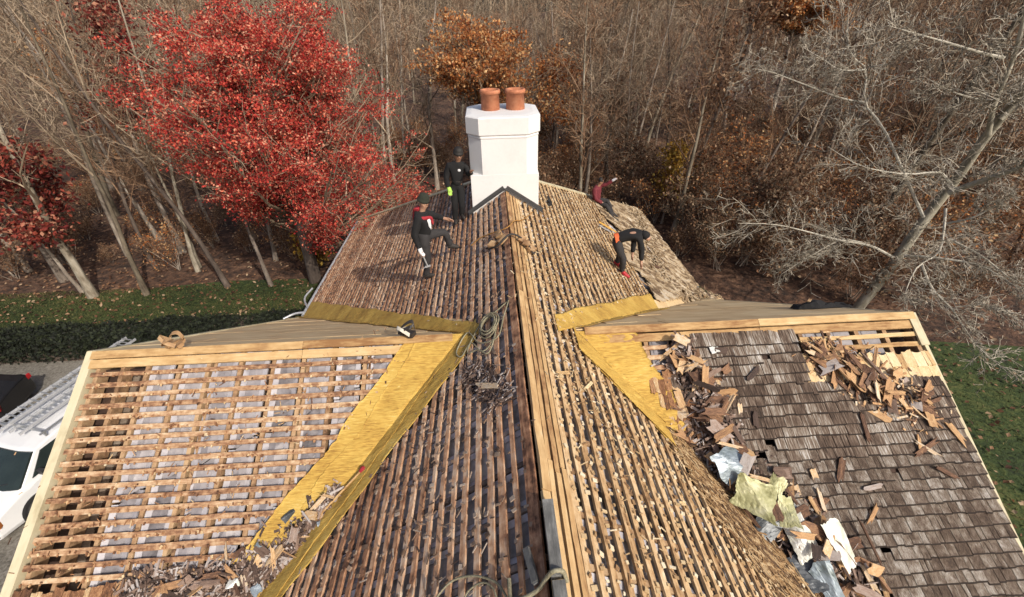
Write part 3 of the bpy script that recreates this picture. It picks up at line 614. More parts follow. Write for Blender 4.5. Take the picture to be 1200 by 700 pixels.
put_tree('red_oak', round_tree(31, (.35, -.1, 8.0), (4.75, 4.6, 5.0), 10.5, .23, 185000, (.026, .064)), g0, 0., 1., 'big bright red leaved tree at the back edge of the lawn')
put_tree('orange_oak', round_tree(47, (0, 0, 8.8), (4.4, 3.6, 2.9), 9.5, .17, 17000, (.06, .12), 'bark', 'twig', 'orange', 240), (-.6, 31., ZG), 0, 1., 'orange brown leaved oak rising directly behind the chimney')
put_tree('orange_tree', round_tree(48, (0, 0, 11.6), (4.2, 3.2, 2.2), 12.2, .17, 26000, (.07, .13), 'bark', 'twig', 'orange', 200), ground(890, 175), 0, 1., 'bare trunked tree with a bright orange crown at the top right of the wood')
BR = [(9, .38, .97, .7, .36, .45, 6, .12, .10), (8, .2, 1., .75, .5, .5, 5, .16, .05), (7, .15, 1., .8, .55, .55, 4, .2, .03)]
fore = [((110, 348), 16, .19, 'bark_p', 'pale barked bare tree with thick trunk at the left lawn edge', (-.02, .02)),
        ((172, 346), 16, .12, 'bark_p', 'slim bare tree just right of the thick pale trunk', (-.03, 0)),
        ((268, 337), 15, .12, 'bark_d', 'straight grey bare trunk left of the bright red tree', (-.02, 0)),
        ((318, 335), 14, .10, 'bark_d', 'thin dark trunk standing close beside the bright red tree', (0, 0)),
        ((232, 318), 15, .11, 'bark_p', 'pale forked bare tree set back under the red crown', (-.06, .02)),
        ((35, 318), 17, .13, 'bark', 'pale bare tree farthest left behind the lawn', (0, 0)),
        ((150, 300), 16, .11, 'bark', 'bare tree behind the two pale trunks at left', (-.05, .05)),
        ((440, 262), 15, .13, 'bark_p', 'pale slender tree between red tree and chimney', (0, 0)),
        ((470, 250), 15, .15, 'bark', 'bare grey tree behind the workman in the red hood', (.03, 0))]
for i, (px, H, r0, bk, lb, ln) in enumerate(fore):
    put_tree('bare_tree', tree_meshes(200+i, H=H, r0=r0, lean=ln, levels=BR, bark=bk, twig='twig', minr=.008), ground(*px), rnd.uniform(0, 6), 1., lb)
for i, (px, H, lb, lf, nl, zm) in enumerate((((98, 343), 7.5, 'small dark red leaved tree at the far left lawn edge', 'dred', 5200, 3.0), ((215, 296), 14, 'tall sparse red leaved tree above the pale trunks', 'dred', 4200, 6.5), ((960, 215), 9, 'thin tree with a few orange leaves in the right wood', 'orange', 900, 4),
        ((705, 225), 9, 'small tree with pale brown leaves right of the chimney', 'rust', 900, 4.5), ((775, 262), 5.5, 'young tree with mustard yellow leaves beside the right eave', 'yellow', 1500, 1.5), ((372, 318), 2.2, 'low bright yellow bush beside the left eave', 'yellow', 700, .3), ((650, 215), 8.5, 'rust leaved tree close behind the right side of the chimney', 'orange', 2400, 4.5))):
    put_tree(('red_tree', 'red_tree', 'orange_tree', 'brown_tree', 'yellow_tree', 'yellow_bush', 'rust_tree')[i], tree_meshes(230+i, H=H, r0=.018*H**.8, levels=BR if H > 5 else SHR, bark='bark', twig='twig', leaf=lf, nleaf=nl, ls=(.06, .14), lcl=.3, zmin=zm, minr=.007), ground(*px), 0, 1., lb, None, 'bush' if H < 3 else 'tree')
M['bark_p2'] = barkm('pale_lichen_bark', [(.1, (.10, .09, .065)), (.5, (.29, .265, .205)), (.9, (.50, .47, .40))])
# the big bare tree at the right: trunk and main limbs traced in space, then branched
r = np.random.default_rng(77); b0 = ground(1003, 362); bt = empty('bare_tree', b0, 'large leaning bare tree with sweeping pale limbs right of the house', 'tree')
def limb(pts, ra, rb, dz):
    out = []
    for (px, py), q in zip(pts, dz):
        d = _r*(px-600)/F+_u*(350-py)/F+_f; out.append(CAM+d*q-b0)
    out = np.array(out); ra_ = rb; rb = rb*(.4 if rb < .03 else 1); t = np.linspace(0, len(out)-1, 14); i = np.minimum(t.astype(int), len(out)-2); f = (t-i)[:, None]
    pm = np.vstack([2*out[0]-out[1], out, 2*out[-1]-out[-2]]); a, b_, c, e = pm[i], pm[i+1], pm[i+2], pm[i+3]
    C_ = .5*(2*b_+(c-a)*f+(2*a-5*b_+4*c-e)*f**2+(3*b_-a-3*c+e)*f**3)
    return C_, np.linspace(ra, rb, 14)
z0 = float((b0-CAM)@_f)
trunk = [limb([(1003, 364), (1040, 318), (1085, 255), (1122, 208), (1152, 165), (1182, 128), (1215, 95)], .22, .11, np.linspace(z0, z0-6.5, 7)), limb([(1112, 226), (1150, 212), (1185, 200), (1230, 180)], .11, .05, np.linspace(z0-3.4, z0-6, 4)), limb([(1158, 158), (1166, 120), (1185, 75), (1198, 30), (1205, -20)], .08, .04, np.linspace(z0-5, z0-8, 5)), limb([(1172, 140), (1205, 110), (1240, 90)], .08, .05, np.linspace(z0-5.5, z0-6.5, 3))]
limbs = [limb([(1082, 255), (1060, 205), (1035, 150), (1013, 120), (1015, 82), (995, 60), (994, 15)], .05, .015, np.linspace(z0-3, z0-4.2, 7)),
 limb([(1013, 120), (985, 115), (945, 100), (905, 85), (880, 80)], .03, .008, np.linspace(z0-3.8, z0-4.4, 5)), limb([(1015, 82), (985, 82), (965, 70), (940, 55)], .025, .008, np.linspace(z0-4, z0-4.8, 4)),
 limb([(1047, 302), (1020, 288), (985, 282), (940, 270), (905, 263), (865, 262)], .045, .012, np.linspace(z0-1.5, z0-3.6, 6)), limb([(1010, 284), (985, 282), (950, 300), (915, 322)], .025, .008, np.linspace(z0-2, z0-2.6, 4)),
 limb([(1118, 222), (1105, 205), (1095, 202), (1060, 204), (1010, 195), (970, 172)], .05, .01, np.linspace(z0-3.6, z0-4.6, 6)), limb([(1108, 245), (1106, 270), (1100, 296), (1075, 313), (1062, 340), (1060, 352)], .04, .008, np.linspace(z0-3.6, z0-5, 6)),
 limb([(1080, 310), (1092, 338), (1115, 362), (1130, 385), (1150, 410), (1185, 440)], .04, .008, np.linspace(z0-3.5, z0-6, 6)), limb([(1060, 300), (1095, 302), (1150, 312), (1195, 338), (1240, 350)], .05, .012, np.linspace(z0-2, z0-5, 5)),
 limb([(1120, 360), (1160, 358), (1200, 378)], .02, .006, np.linspace(z0-4.4, z0-5.4, 3)), limb([(1112, 280), (1150, 300), (1190, 330), (1230, 340)], .04, .015, np.linspace(z0-3, z0-4.5, 4)), limb([(1110, 262), (1140, 255), (1172, 238), (1180, 230)], .035, .01, np.linspace(z0-3.4, z0-5.2, 4)),
 limb([(1176, 68), (1150, 62), (1110, 50), (1075, 40), (1040, 30)], .04, .01, np.linspace(z0-6.6, z0-7.4, 5)), limb([(1165, 118), (1140, 115), (1110, 105), (1075, 85)], .035, .008, np.linspace(z0-5.4, z0-6.2, 4))]
tb = MB(); 
for c_, q in trunk: tb.tubes(c_, q, 9)
tb.build('trunk', M['bark_p2'], bt, True).matrix_parent_inverse = Matrix()
tb = MB(); PP = np.stack([c_ for c_, q in limbs]); RR = np.stack([q for c_, q in limbs]); tb.tubes(PP, RR*1.25, 6, 1)
PP2 = np.concatenate([PP, np.stack([c_ for c_, q in trunk])]); RR2 = np.concatenate([RR, np.minimum(.05, np.stack([q for c_, q in trunk]))])
L1 = np.linalg.norm(np.diff(PP2, axis=1), axis=2).sum(1)
A1, B1, l1 = spawn(r, PP2, RR2, 27, .1, 1., .8, .34, .4, 6, .16, .02, L1); A2, B2, l2 = spawn(r, A1, B1, 7, .15, 1., .8, .5, .5, 4, .2, 0, l1); A3, B3, l3 = spawn(r, A2, B2, 4, .15, 1., .8, .55, .6, 3, .2, 0, l2)
for a, b_ in ((A1, B1), (A2, B2), (A3, B3)): tb.tubes(a, np.maximum(b_, .0075), 3)
tb.build('crown', [M['twig_p'], surf('pale_limb', [(.1, (.22, .19, .15)), (.5, (.44, .41, .345)), (.9, (.60, .57, .51))], (3, 3, 3), .5, (.3, .4, .0), .9, 0)], bt).matrix_parent_inverse = Matrix()
# ---- the wood behind ---------------------------------------------------------------------
pts = []
def clear(x, y, low=False):
    if low: return not ((y < 20.8 and x < 9) or (x >= 9 and y < 14.5+max(0, 16-x)*.8) or (abs(x) < 7 and y < 23))
    if y < 20.8 and x < 9: return False
    if x >= 9 and y < 14.5+max(0, 16-x)*.8: return False
    if abs(x) < 7 and y < 23: return False
    if -5.5 < x < 4 and y < 32: return False
    if 14 < x < 30 and abs(x/y-.58) < .14 and 25 < y < 38: return False
    return True
tries = 0
while len(pts) < 285 and tries < 20000:
    tries += 1; y = 14+62*rnd.random()**1.15; hw = 1.22*(y+3)+4; x = rnd.uniform(-hw, hw)
    if not clear(x, y): continue
    dmin = 1.7+.02*y
    if (x-15.9)**2+(y-15.4)**2 < 22: continue
    if all((x-a)**2+(y-c)**2 > dmin*dmin for a, c in pts): pts.append((x, y))
for x, y in pts:
    if x > 8 and y < 22 and rnd.random() < .5: continue
    if y > 25 and rnd.random() < .08: k = rnd.choice(rusty); lb, gp = 'bare tree still holding some rusty leaves in the wood behind the house', 'rusty leaved trees of the wood'
    else: k = rnd.choice(protos); lb, gp = 'bare grey brown tree in the dense wood behind the house', 'bare trees of the wood'
    put_tree('bare_tree', k, (x, y, ZG), rnd.uniform(0, 6.28), rnd.uniform(.78, 1.2), lb, gp)
# undergrowth one can count
sp_ = []; tries = 0
while len(sp_) < 270 and tries < 20000:
    tries += 1; y = 14+34*rnd.random()**1.3; hw = 1.2*(y+3)+3; x = rnd.uniform(-hw, hw)
    if clear(x, y-.6, True) and all((x-a)**2+(y-c)**2 > 1.6 for a, c in sp_): sp_.append((x, y))
for x, y in sp_:
    put_tree('shrub', rnd.choice(shrubs if x > -5 else shrubs+shrubs[:1]), (x, y, ZG), rnd.uniform(0, 6.28), rnd.uniform(.5, 1.15) if x > 0 else rnd.uniform(.3, .8), 'twiggy brown shrub on the leaf covered floor of the wood', 'shrubs under the trees', 'shrub')
# the far wood: one mass
r = np.random.default_rng(5); fb = MB()
n = 900; x = r.uniform(-190, 190, n); y = r.uniform(74, 170, n); p0 = np.stack([x, y, np.full(n, ZG)], 1); d0 = np.tile([0, 0, 1.], (n, 1))+r.normal(0, .05, (n, 3)); L = r.uniform(13, 20, n)
P, R = grow(r, p0, d0, L, np.full(n, .16), 5, .04, .02); fb.tubes(P, R, 3)
A1, B1, l1 = spawn(r, P, R, 12, .2, 1., .7, .33, .5, 3, .14, .08, L); fb.tubes(A1, np.maximum(B1, .035), 3)
A2, B2, l2 = spawn(r, A1, B1, 5, .1, 1., .8, .55, .6, 2, .1, .05, l1); fb.tubes(A2, np.maximum(B2, .024), 3)
tag(fb.build('far_wood', M['twig']), kind='stuff')
# ---- hedge -------------------------------------------------------------------------------
r = np.random.default_rng(9); hd = empty('hedge', (-24, 14.6, ZG), 'long clipped dark green hedge between driveway and lawn', 'hedge')
def hy(x): return 14.2+(x+20)*.03
hb = MB(); n = 52000; x = r.uniform(-46, -6.4, n); face = r.random(n); h = 1.12+.06*np.sin(x*1.3)+.05*np.sin(x*3.1)
dep = .95; yy = np.where(face < .45, r.uniform(0, dep, n), np.where(face < .8, 0., dep)); zz = np.where(face < .45, h, h*np.sqrt(r.random(n)))
c = np.stack([x, hy(x)+yy+r.normal(0, .05, n), ZG+zz+r.normal(0, .05, n)], 1); V, Q = quads_at(r, c, .05, .10); hb.add(V, Q); hb.build('foliage', M['green'], hd)
hb = MB(); xs = np.linspace(-46, -6.5, 20); hb.loft([[(x, hy(x)+.1, ZG), (x, hy(x)+dep-.1, ZG), (x, hy(x)+dep-.1, ZG+1.04), (x, hy(x)+.1, ZG+1.04)] for x in xs]); hb.build('stems', M['bark_d'], hd)
# ---- lawn grass and fallen leaves ----------------------------------------------------------
M['grass'] = leafm('grass_blade', [(.05, (.012, .020, .005)), (.5, (.038, .056, .012)), (.8, (.08, .09, .025)), (1., (.18, .15, .06))], .25)
n = 130000; k = n*5//8
x = np.concatenate([r.uniform(-42, -6.6, k), r.uniform(9.5, 40, n-k)]); y = np.concatenate([r.uniform(15.6, 19.8, k), r.uniform(-4, 13.2, n-k)])
keep = (x < 0) | (y < 19-.42*(x)) | (y < 9); x, y = x[keep], y[keep]; n = len(x)
hgt = r.uniform(.03, .08, n); an = r.uniform(0, 6.28, n); wv = np.stack([np.cos(an), np.sin(an), np.zeros(n)], 1)*r.uniform(.006, .016, n)[:, None]; up = np.stack([r.normal(0, .05, n), r.normal(0, .05, n), hgt], 1)
c = np.stack([x, y, np.full(n, ZG+.015)], 1); V = np.stack([c-wv, c+wv, c+wv*.4+up, c-wv*.4+up], 1).reshape(-1, 3)
tag(link('grass', mesh('grass', V, np.arange(4*n).reshape(-1, 4), M['grass'])), kind='stuff')
n = 15000; x = np.concatenate([r.uniform(-40, -6.6, n//9), r.uniform(9, 40, n//4), r.uniform(-35, 35, n-n//9-n//4)]); y = np.concatenate([r.uniform(16, 20, n//9), r.uniform(0, 16, n//4), r.uniform(19.8, 34, n-n//9-n//4)])
q = (np.abs(x) > 7) | (y > 22); x, y = x[q], y[q]; c = np.stack([x, y, np.full(len(x), ZG+.07)+r.uniform(0, .05, len(x))], 1)
V, Q = quads_at(r, c, .05, .10, .7, 2.5); tag(link('fallen_leaves', mesh('fallen_leaves', V, Q, M['rust'])), kind='stuff')
# ================================================================ people
def skin(name, nodes, edges, mats, parent, sub=2):
    ks = list(nodes); me = bpy.data.meshes.new(name)
    me.from_pydata([tuple(nodes[k][0]) for k in ks], [(ks.index(a), ks.index(b)) for a, b in edges], [])
    o = bpy.data.objects.new(name, me); col.objects.link(o); m1 = o.modifiers.new('s', 'SKIN'); m1.use_smooth_shade = True
    for i, k in enumerate(ks):
        sv = me.skin_vertices[0].data[i]; rr = nodes[k][1]; sv.radius = (rr, rr) if isinstance(rr, (int, float)) else rr; sv.use_root = (i == 0)
    m2 = o.modifiers.new('u', 'SUBSURF'); m2.levels = m2.render_levels = sub
    dg = bpy.context.evaluated_depsgraph_get(); nm = bpy.data.meshes.new_from_object(o.evaluated_get(dg)); nm.name = name
    o.modifiers.clear(); o.data = nm; bpy.data.meshes.remove(me)
    nm.materials.clear(); nm.materials.append(mats)
    if name in ('jacket', 'trousers', 'hood', 'red_hood'):
        from mathutils import noise as _nz
        for v in nm.vertices: v.co = v.co+v.normal*(.016*_nz.noise(v.co*Vector((14, 14, 8)).x if False else Vector((v.co.x*13, v.co.y*13, v.co.z*8)))+.007*_nz.noise(v.co*34))
    for p in nm.polygons: p.use_smooth = True; p.material_index = 0
    o.parent = parent; o.matrix_parent_inverse = Matrix.Translation(parent.location).inverted() if parent.type == 'EMPTY' else Matrix()
    return o
M['skin'] = flat('skin', (.42, .24, .16), .5); M['skin_d'] = flat('tanned_skin', (.30, .16, .10), .5)
M['black'] = flat('black_cloth', (.007, .007, .008), .9); M['greyc'] = flat('charcoal_cloth', (.028, .026, .027), .9); M['redc'] = flat('red_cloth', (.30, .018, .028), .8)
M['maroon'] = flat('maroon_cloth', (.13, .016, .024), .85); M['whitec'] = flat('white_cloth', (.66, .66, .68), .8); M['greeng'] = flat('lime_glove', (.36, .62, .10), .7); M['bootc'] = flat('dark_boot', (.03, .025, .022), .7)
M['redshoe'] = flat('red_shoe', (.42, .02, .03), .6); M['orangec'] = flat('orange_cloth', (.62, .13, .04), .8); M['hair'] = flat('black_hair', (.012, .010, .009), .7); M['hatc'] = flat('dark_green_knit', (.02, .024, .016), .95)
V3 = lambda *a: np.array(a, float)
def hand_nodes(tag_, wrist, d, face, side, g=0.):
    d = nrm(d); s = nrm(np.cross(d, face)); n = {}; e = []
    n[tag_+'p'] = (wrist+d*.045, .030+g); n[tag_+'q'] = (wrist+d*.085, .027+g); e += [(tag_+'p', tag_+'q')]
    curl = nrm(face)
    for i, (o, L) in enumerate(((-.03, .062), (-.01, .075), (.011, .072), (.03, .055))):
        a = wrist+d*.095+s*o; n[f'{tag_}f{i}'] = (a, .011+g*.4); n[f'{tag_}g{i}'] = (a+d*L*.5+curl*.008, .0095+g*.4); n[f'{tag_}h{i}'] = (a+d*L*.85+curl*.032, .008+g*.4)
        e += [(tag_+'q', f'{tag_}f{i}'), (f'{tag_}f{i}', f'{tag_}g{i}'), (f'{tag_}g{i}', f'{tag_}h{i}')]
    a = wrist+d*.05-s*.032*side; n[tag_+'t'] = (a-s*.012*side+d*.02, .012+g*.4); n[tag_+'u'] = (a-s*.018*side+d*.055+curl*.02, .009+g*.4); e += [(tag_+'p', tag_+'t'), (tag_+'t', tag_+'u')]
    return n, e
def person(label, J, face, top, legs, shoe, skin_m='skin', gl=None, gr=None, hat='hat', hat_m='black', extra=None):
    root = empty('person', J['root'], label, 'person'); face = nrm(np.array(face, float))
    pel, ch, nk, hd = J['pel'], J['chest'], J['neck'], J['head']; up = nrm(hd-nk)
    n = {'pel': (pel, (.115, .095)), 'bel': ((pel*.55+ch*.45), (.115, .09)), 'ch': (ch, (.14, .10)), 'nk': (nk, .052), 'jaw': (nk+(hd-nk)*.55+face*.02, (.062, .066)), 'hd': (hd, (.078, .088)), 'cr': (hd+up*.085, .055), 'ns': (hd-up*.02+face*.10, .014)}
    e = [('pel', 'bel'), ('bel', 'ch'), ('ch', 'nk'), ('nk', 'jaw'), ('jaw', 'hd'), ('hd', 'cr'), ('hd', 'ns')]
    for s, sd in (('L', 1), ('R', -1)):
        n.update({'sh'+s: (J['sh'+s], .062), 'el'+s: (J['el'+s], .043), 'wr'+s: (J['wr'+s], .030), 'hp'+s: (J['hp'+s], .088), 'kn'+s: (J['kn'+s], .058), 'an'+s: (J['an'+s], .040), 'to'+s: (J['to'+s], .034)})
        e += [('ch', 'sh'+s), ('sh'+s, 'el'+s), ('el'+s, 'wr'+s), ('pel', 'hp'+s), ('hp'+s, 'kn'+s), ('kn'+s, 'an'+s), ('an'+s, 'to'+s)]
        hn, he = hand_nodes('h'+s, J['wr'+s], J['wr'+s]-J['el'+s], J.get('palm'+s, face), sd); n.update(hn); e += he+[('wr'+s, 'h'+s+'p')]
        ear = nrm(np.cross(up, face))*sd; n['ea'+s] = (hd+ear*.088-up*.01, .016); e.append(('hd', 'ea'+s))
    skin('body', {k: (c_, tuple(q*.74 for q in r_) if k in ('pel', 'bel', 'ch') else (r_*.62 if k[:2] in ('hp', 'sh') else r_)) for k, (c_, r_) in n.items()}, e, M[skin_m], root)
    b = MB()
    for sd in (1, -1):
        c = hd+face*.083+nrm(np.cross(up, face))*.032*sd+up*.012; b.lathe(c-up*.008, [(.002, 0), (.011, .004), (.013, .009), (.011, .014), (.002, .018)], 8, 0, up)
    b.build('eyes', M['hair'], root)
    gk = ['pel', 'bel', 'ch', 'nk', 'shL', 'elL', 'wrL', 'shR', 'elR', 'wrR']
    jn = {k: (n[k][0], tuple(q+.028 for q in n[k][1]) if isinstance(n[k][1], tuple) else n[k][1]+(.024 if k != 'nk' else .018)) for k in gk}
    jn['pel'] = (pel-(ch-pel)*.16, (.168, .142)); jn['nk'] = (nk-(nk-ch)*.08, .092)
    skin('jacket', jn, [('pel', 'bel'), ('bel', 'ch'), ('ch', 'nk')]+[x for s in 'LR' for x in (('ch', 'sh'+s), ('sh'+s, 'el'+s), ('el'+s, 'wr'+s))], M[top], root)
    tn = {'bel': (pel*.7+ch*.3, (.118, .098)), **{k: (n[k][0], (n[k][1] if isinstance(n[k][1], float) else .11)+.022) for k in ['pel', 'hpL', 'knL', 'anL', 'hpR', 'knR', 'anR']}}
    skin('trousers', tn, [('bel', 'pel')]+[x for s in 'LR' for x in (('pel', 'hp'+s), ('hp'+s, 'kn'+s), ('kn'+s, 'an'+s))], M[legs], root)
    for s in 'LR':
        a, t = J['an'+s], J['to'+s]; d = nrm(t-a)
        skin('boot', {'a': (a+nrm(J['kn'+s]-a)*.06, .056), 'b': (a, .060), 'h': (a-d*.06-up*.02, .045), 'm': (a+d*.10, .050), 't': (t+d*.04, .040)}, [('a', 'b'), ('b', 'h'), ('b', 'm'), ('m', 't')], M[shoe], root)
        gm = gl if s == 'L' else gr
        if gm:
            hn, he = hand_nodes('g', J['wr'+s]-nrm(J['wr'+s]-J['el'+s])*.01, J['wr'+s]-J['el'+s], J.get('palm'+s, face), 1 if s == 'L' else -1, .010)
            hn = {'cuff': (J['wr'+s]-nrm(J['wr'+s]-J['el'+s])*.05, .046), **hn}; skin('glove', hn, he+[('cuff', 'gp')], M[gm], root)
    if hat == 'hat':
        b = MB(); b.lathe(hd-up*.0-face*.012, [(.104, .012), (.112, .02), (.112, .055), (.104, .06), (.100, .10), (.078, .145), (.04, .168), (.002, .174)], 16, 0, up); b.build('beanie', M[hat_m], root, True)
    elif hat == 'hood':
        skin('hood', {'a': (nk-face*.03, .085), 'b': (hd-face*.035-up*.02, .112), 'c': (hd-face*.03+up*.07, .085)}, [('a', 'b'), ('b', 'c')], M[hat_m], root)
    else:
        skin('hair', {'a': (hd-face*.05-up*.03, .07), 'b': (hd-face*.02+up*.04, .118), 'c': (hd+face*.03+up*.08, .085)}, [('a', 'b'), ('b', 'c')], M[hat_m], root)
    if extra: extra(root, n, up, face)
    return root
def slz(fr, x, y): return -abs(x)*tq
# workman striding across the left slope
def ex1(root, n, up, face):
    ch, pel, nk = n['ch'][0], n['pel'][0], n['nk'][0]; d = nrm(nk-pel); sd = nrm(np.cross(face, d))
    skin('shirt_front', {'a': (ch+face*.125+d*.07, (.045, .03)), 'b': (ch*.5+pel*.5+face*.118, (.05, .03)), 'c': (pel+face*.10+d*.14, (.045, .03))}, [('a', 'b'), ('b', 'c')], M['whitec'], root)
    skin('red_hood', {'a': (nk-face*.11+d*.04, .075), 'b': (nk-face*.08+sd*.08, .05), 'c': (nk-face*.08-sd*.08, .05), 'd': (nk-face*.155-d*.14, .06), 'e': (nk-face*.17-d*.33, .045), 'f': (n['shL'][0]-face*.11-d*.3, .03)}, [('a', 'b'), ('a', 'c'), ('a', 'd'), ('d', 'e'), ('e', 'f')], M['redc'], root)
    skin('red_collar', {'a': (n['shR'][0]+d*.035+face*.04, .045), 'b': (ch+face*.13-sd*.10+d*.05, .035), 'c': (ch+face*.14-sd*.11-d*.1, .028)}, [('a', 'b'), ('b', 'c')], M['redc'], root)
F1 = V3(-1.62, 7.62, -1.11)
J1 = dict(root=F1, pel=V3(-1.60, 7.72, -.20), chest=V3(-1.60, 7.70, .10), neck=V3(-1.58, 7.69, .30), head=V3(-1.535, 7.68, .45),
 shL=V3(-1.66, 7.86, .20), elL=V3(-1.42, 7.98, .06), wrL=V3(-1.22, 7.92, .015), shR=V3(-1.66, 7.52, .18), elR=V3(-1.75, 7.46, -.11), wrR=V3(-1.68, 7.44, -.36),
 hpL=V3(-1.56, 7.81, -.26), knL=V3(-1.24, 7.92, -.26), anL=V3(-1.17, 7.98, -.60), toL=V3(-1.03, 8.00, -.64), hpR=V3(-1.62, 7.62, -.26), knR=V3(-1.60, 7.60, -.66), anR=V3(-1.66, 7.62, -1.05), toR=V3(-1.52, 7.58, -1.02))
pm = person('workman in black jacket and beanie striding over the left slope with a hammer', J1, (.88, -.35, -.25), 'black', 'greyc', 'bootc', 'skin', gr='whitec', hat='hat', hat_m='hatc', extra=ex1)
hm = empty('hammer', (-1.66, 7.43, -.5), 'claw hammer hanging from the gloved hand of the striding workman', 'hammer')
b = MB(); a0 = V3(-1.665, 7.435, -.43); a1 = V3(-1.575, 7.40, -.72); b.tubes(np.array([a0, (a0+a1)/2, a1]), [.014, .015, .013], 7); b.build('handle', M['metal'], hm)
b = MB(); b.bar(a1+V3(-.05, .0, -.015), a1+V3(.055, 0, .015), .028, .03); b.bar(a1+V3(-.05, 0, -.015), a1+V3(-.10, 0, -.05), .022, .012); b.build('head', M['steel'], hm)
# workman beside the chimney
def ex2(root, n, up, face):
    ch, nk, pel = n['ch'][0], n['nk'][0], n['pel'][0]; d = nrm(nk-pel)
    skin('shirt_collar', {'a': (nk+face*.06-d*.03, .034), 'b': (ch+face*.135+d*.03, (.04, .02))}, [('a', 'b')], M['whitec'], root)
    b = MB(); b.lathe(pel+d*.10, [(.125, -.02), (.135, -.015), (.135, .015), (.125, .02)], 14, 0, d); b.build('belt', M['bootc'], root)
z2 = -.78
J2 = dict(root=V3(-1.08, 9.55, z2), pel=V3(-1.06, 9.60, .10), chest=V3(-1.02, 9.60, .42), neck=V3(-.99, 9.59, .61), head=V3(-.97, 9.56, .75),
 shL=V3(-1.20, 9.58, .52), elL=V3(-1.28, 9.56, .26), wrL=V3(-1.24, 9.50, .05), shR=V3(-.85, 9.60, .52), elR=V3(-.76, 9.52, .32), wrR=V3(-.72, 9.30, .46),
 hpL=V3(-1.13, 9.60, .04), knL=V3(-1.14, 9.52, -.34), anL=V3(-1.17, 9.58, -.74), toL=V3(-1.15, 9.44, -.77), hpR=V3(-.98, 9.60, .04), knR=V3(-.98, 9.50, -.32), anR=V3(-1.0, 9.56, -.62), toR=V3(-.95, 9.42, -.63))
person('workman dressed all in black standing beside the white chimney', J2, (.3, -.9, -.3), 'black', 'black', 'bootc', 'skin_d', gl='greeng', hat='hat', hat_m='hair', extra=ex2)
# seated workman near the far right edge
J3 = dict(root=V3(3.2, 13.9, -2.25), pel=V3(3.18, 13.9, -2.08), chest=V3(3.17, 13.93, -1.78), neck=V3(3.22, 13.94, -1.60), head=V3(3.28, 13.93, -1.46),
 shL=V3(3.28, 14.08, -1.68), elL=V3(3.50, 14.0, -1.60), wrL=V3(3.66, 13.9, -1.44), shR=V3(3.06, 13.78, -1.70), elR=V3(3.10, 13.66, -1.97), wrR=V3(3.32, 13.62, -2.08),
 hpL=V3(3.22, 13.98, -2.12), knL=V3(3.56, 13.86, -2.12), anL=V3(3.70, 13.6, -2.48), toL=V3(3.83, 13.52, -2.54), hpR=V3(3.2, 13.8, -2.14), knR=V3(3.46, 13.5, -2.16), anR=V3(3.60, 13.2, -2.46), toR=V3(3.74, 13.12, -2.50))
person('workman in maroon hoodie sitting on the right slope with one arm stretched out', J3, (.9, -.2, -.2), 'maroon', 'greyc', 'bootc', 'skin_d', gl='whitec', gr=None, hat='hair', hat_m='hair')
# bending workman
def ex4(root, n, up, face):
    pel, bel = n['pel'][0], n['bel'][0]; d = nrm(bel-pel)
    b = MB(); b.lathe(pel+d*.02, [(.128, -.05), (.142, -.045), (.142, .045), (.13, .05)], 16, 0, nrm(d+V3(0, 0, -.3))); b.build('waistband', M['orangec'], root)
J4 = dict(root=V3(2.66, 8.62, -1.86), pel=V3(2.42, 8.75, -1.00), chest=V3(2.74, 8.72, -.80), neck=V3(2.94, 8.68, -.84), head=V3(3.07, 8.64, -.92),
 shL=V3(2.84, 8.88, -.86), elL=V3(2.86, 8.84, -1.15), wrL=V3(2.84, 8.76, -1.36), shR=V3(2.86, 8.54, -.86), elR=V3(2.93, 8.46, -1.16), wrR=V3(2.93, 8.40, -1.38),
 hpL=V3(2.43, 8.84, -1.05), knL=V3(2.58, 8.84, -1.40), anL=V3(2.56, 8.92, -1.70), toL=V3(2.70, 8.86, -1.80), hpR=V3(2.43, 8.66, -1.06), knR=V3(2.58, 8.56, -1.42), anR=V3(2.60, 8.62, -1.77), toR=V3(2.74, 8.54, -1.85))
person('workman in black hoodie and grey trousers bending over with red shoes', J4, (.62, -.15, -.78), 'black', 'greyc', 'redshoe', 'skin', hat='hood', hat_m='black', extra=ex4)
# ================================================================ vehicles
M['vwhite'] = surf('white_car_paint', [(.1, (.62, .63, .65)), (.9, (.74, .75, .76))], (2, 2, 2), 2, (.2, .3, 0), .28, 0); M['vblack'] = surf('black_car_paint', [(.1, (.008, .008, .009)), (.9, (.02, .02, .022))], (2, 2, 2), 2, (.2, .3, 0), .2, 0)
M['glass'] = surf('dark_car_glass', [(.1, (.012, .018, .018)), (.9, (.03, .042, .04))], (2, 2, 2), 2, (.2, .3, 0), .06, 0); M['rubber'] = flat('rubber', (.018, .018, .018), .8); M['lampw'] = flat('headlamp', (.55, .55, .52), .15); M['lampr'] = flat('tail_lamp', (.45, .012, .016), .2); M['plast'] = flat('black_plastic', (.022, .022, .024), .55); M['lampo'] = flat('amber_lamp', (.5, .16, .03), .2)
def warp(o, hw, y0, y1, k):                          # plan curvature of the nose and windscreen
    for v in o.data.vertices:
        f = min(1, max(0, (y1-v.co.y)/(y1-y0))); v.co.y -= k*f*(1-min(1, (v.co.x/hw)**2))
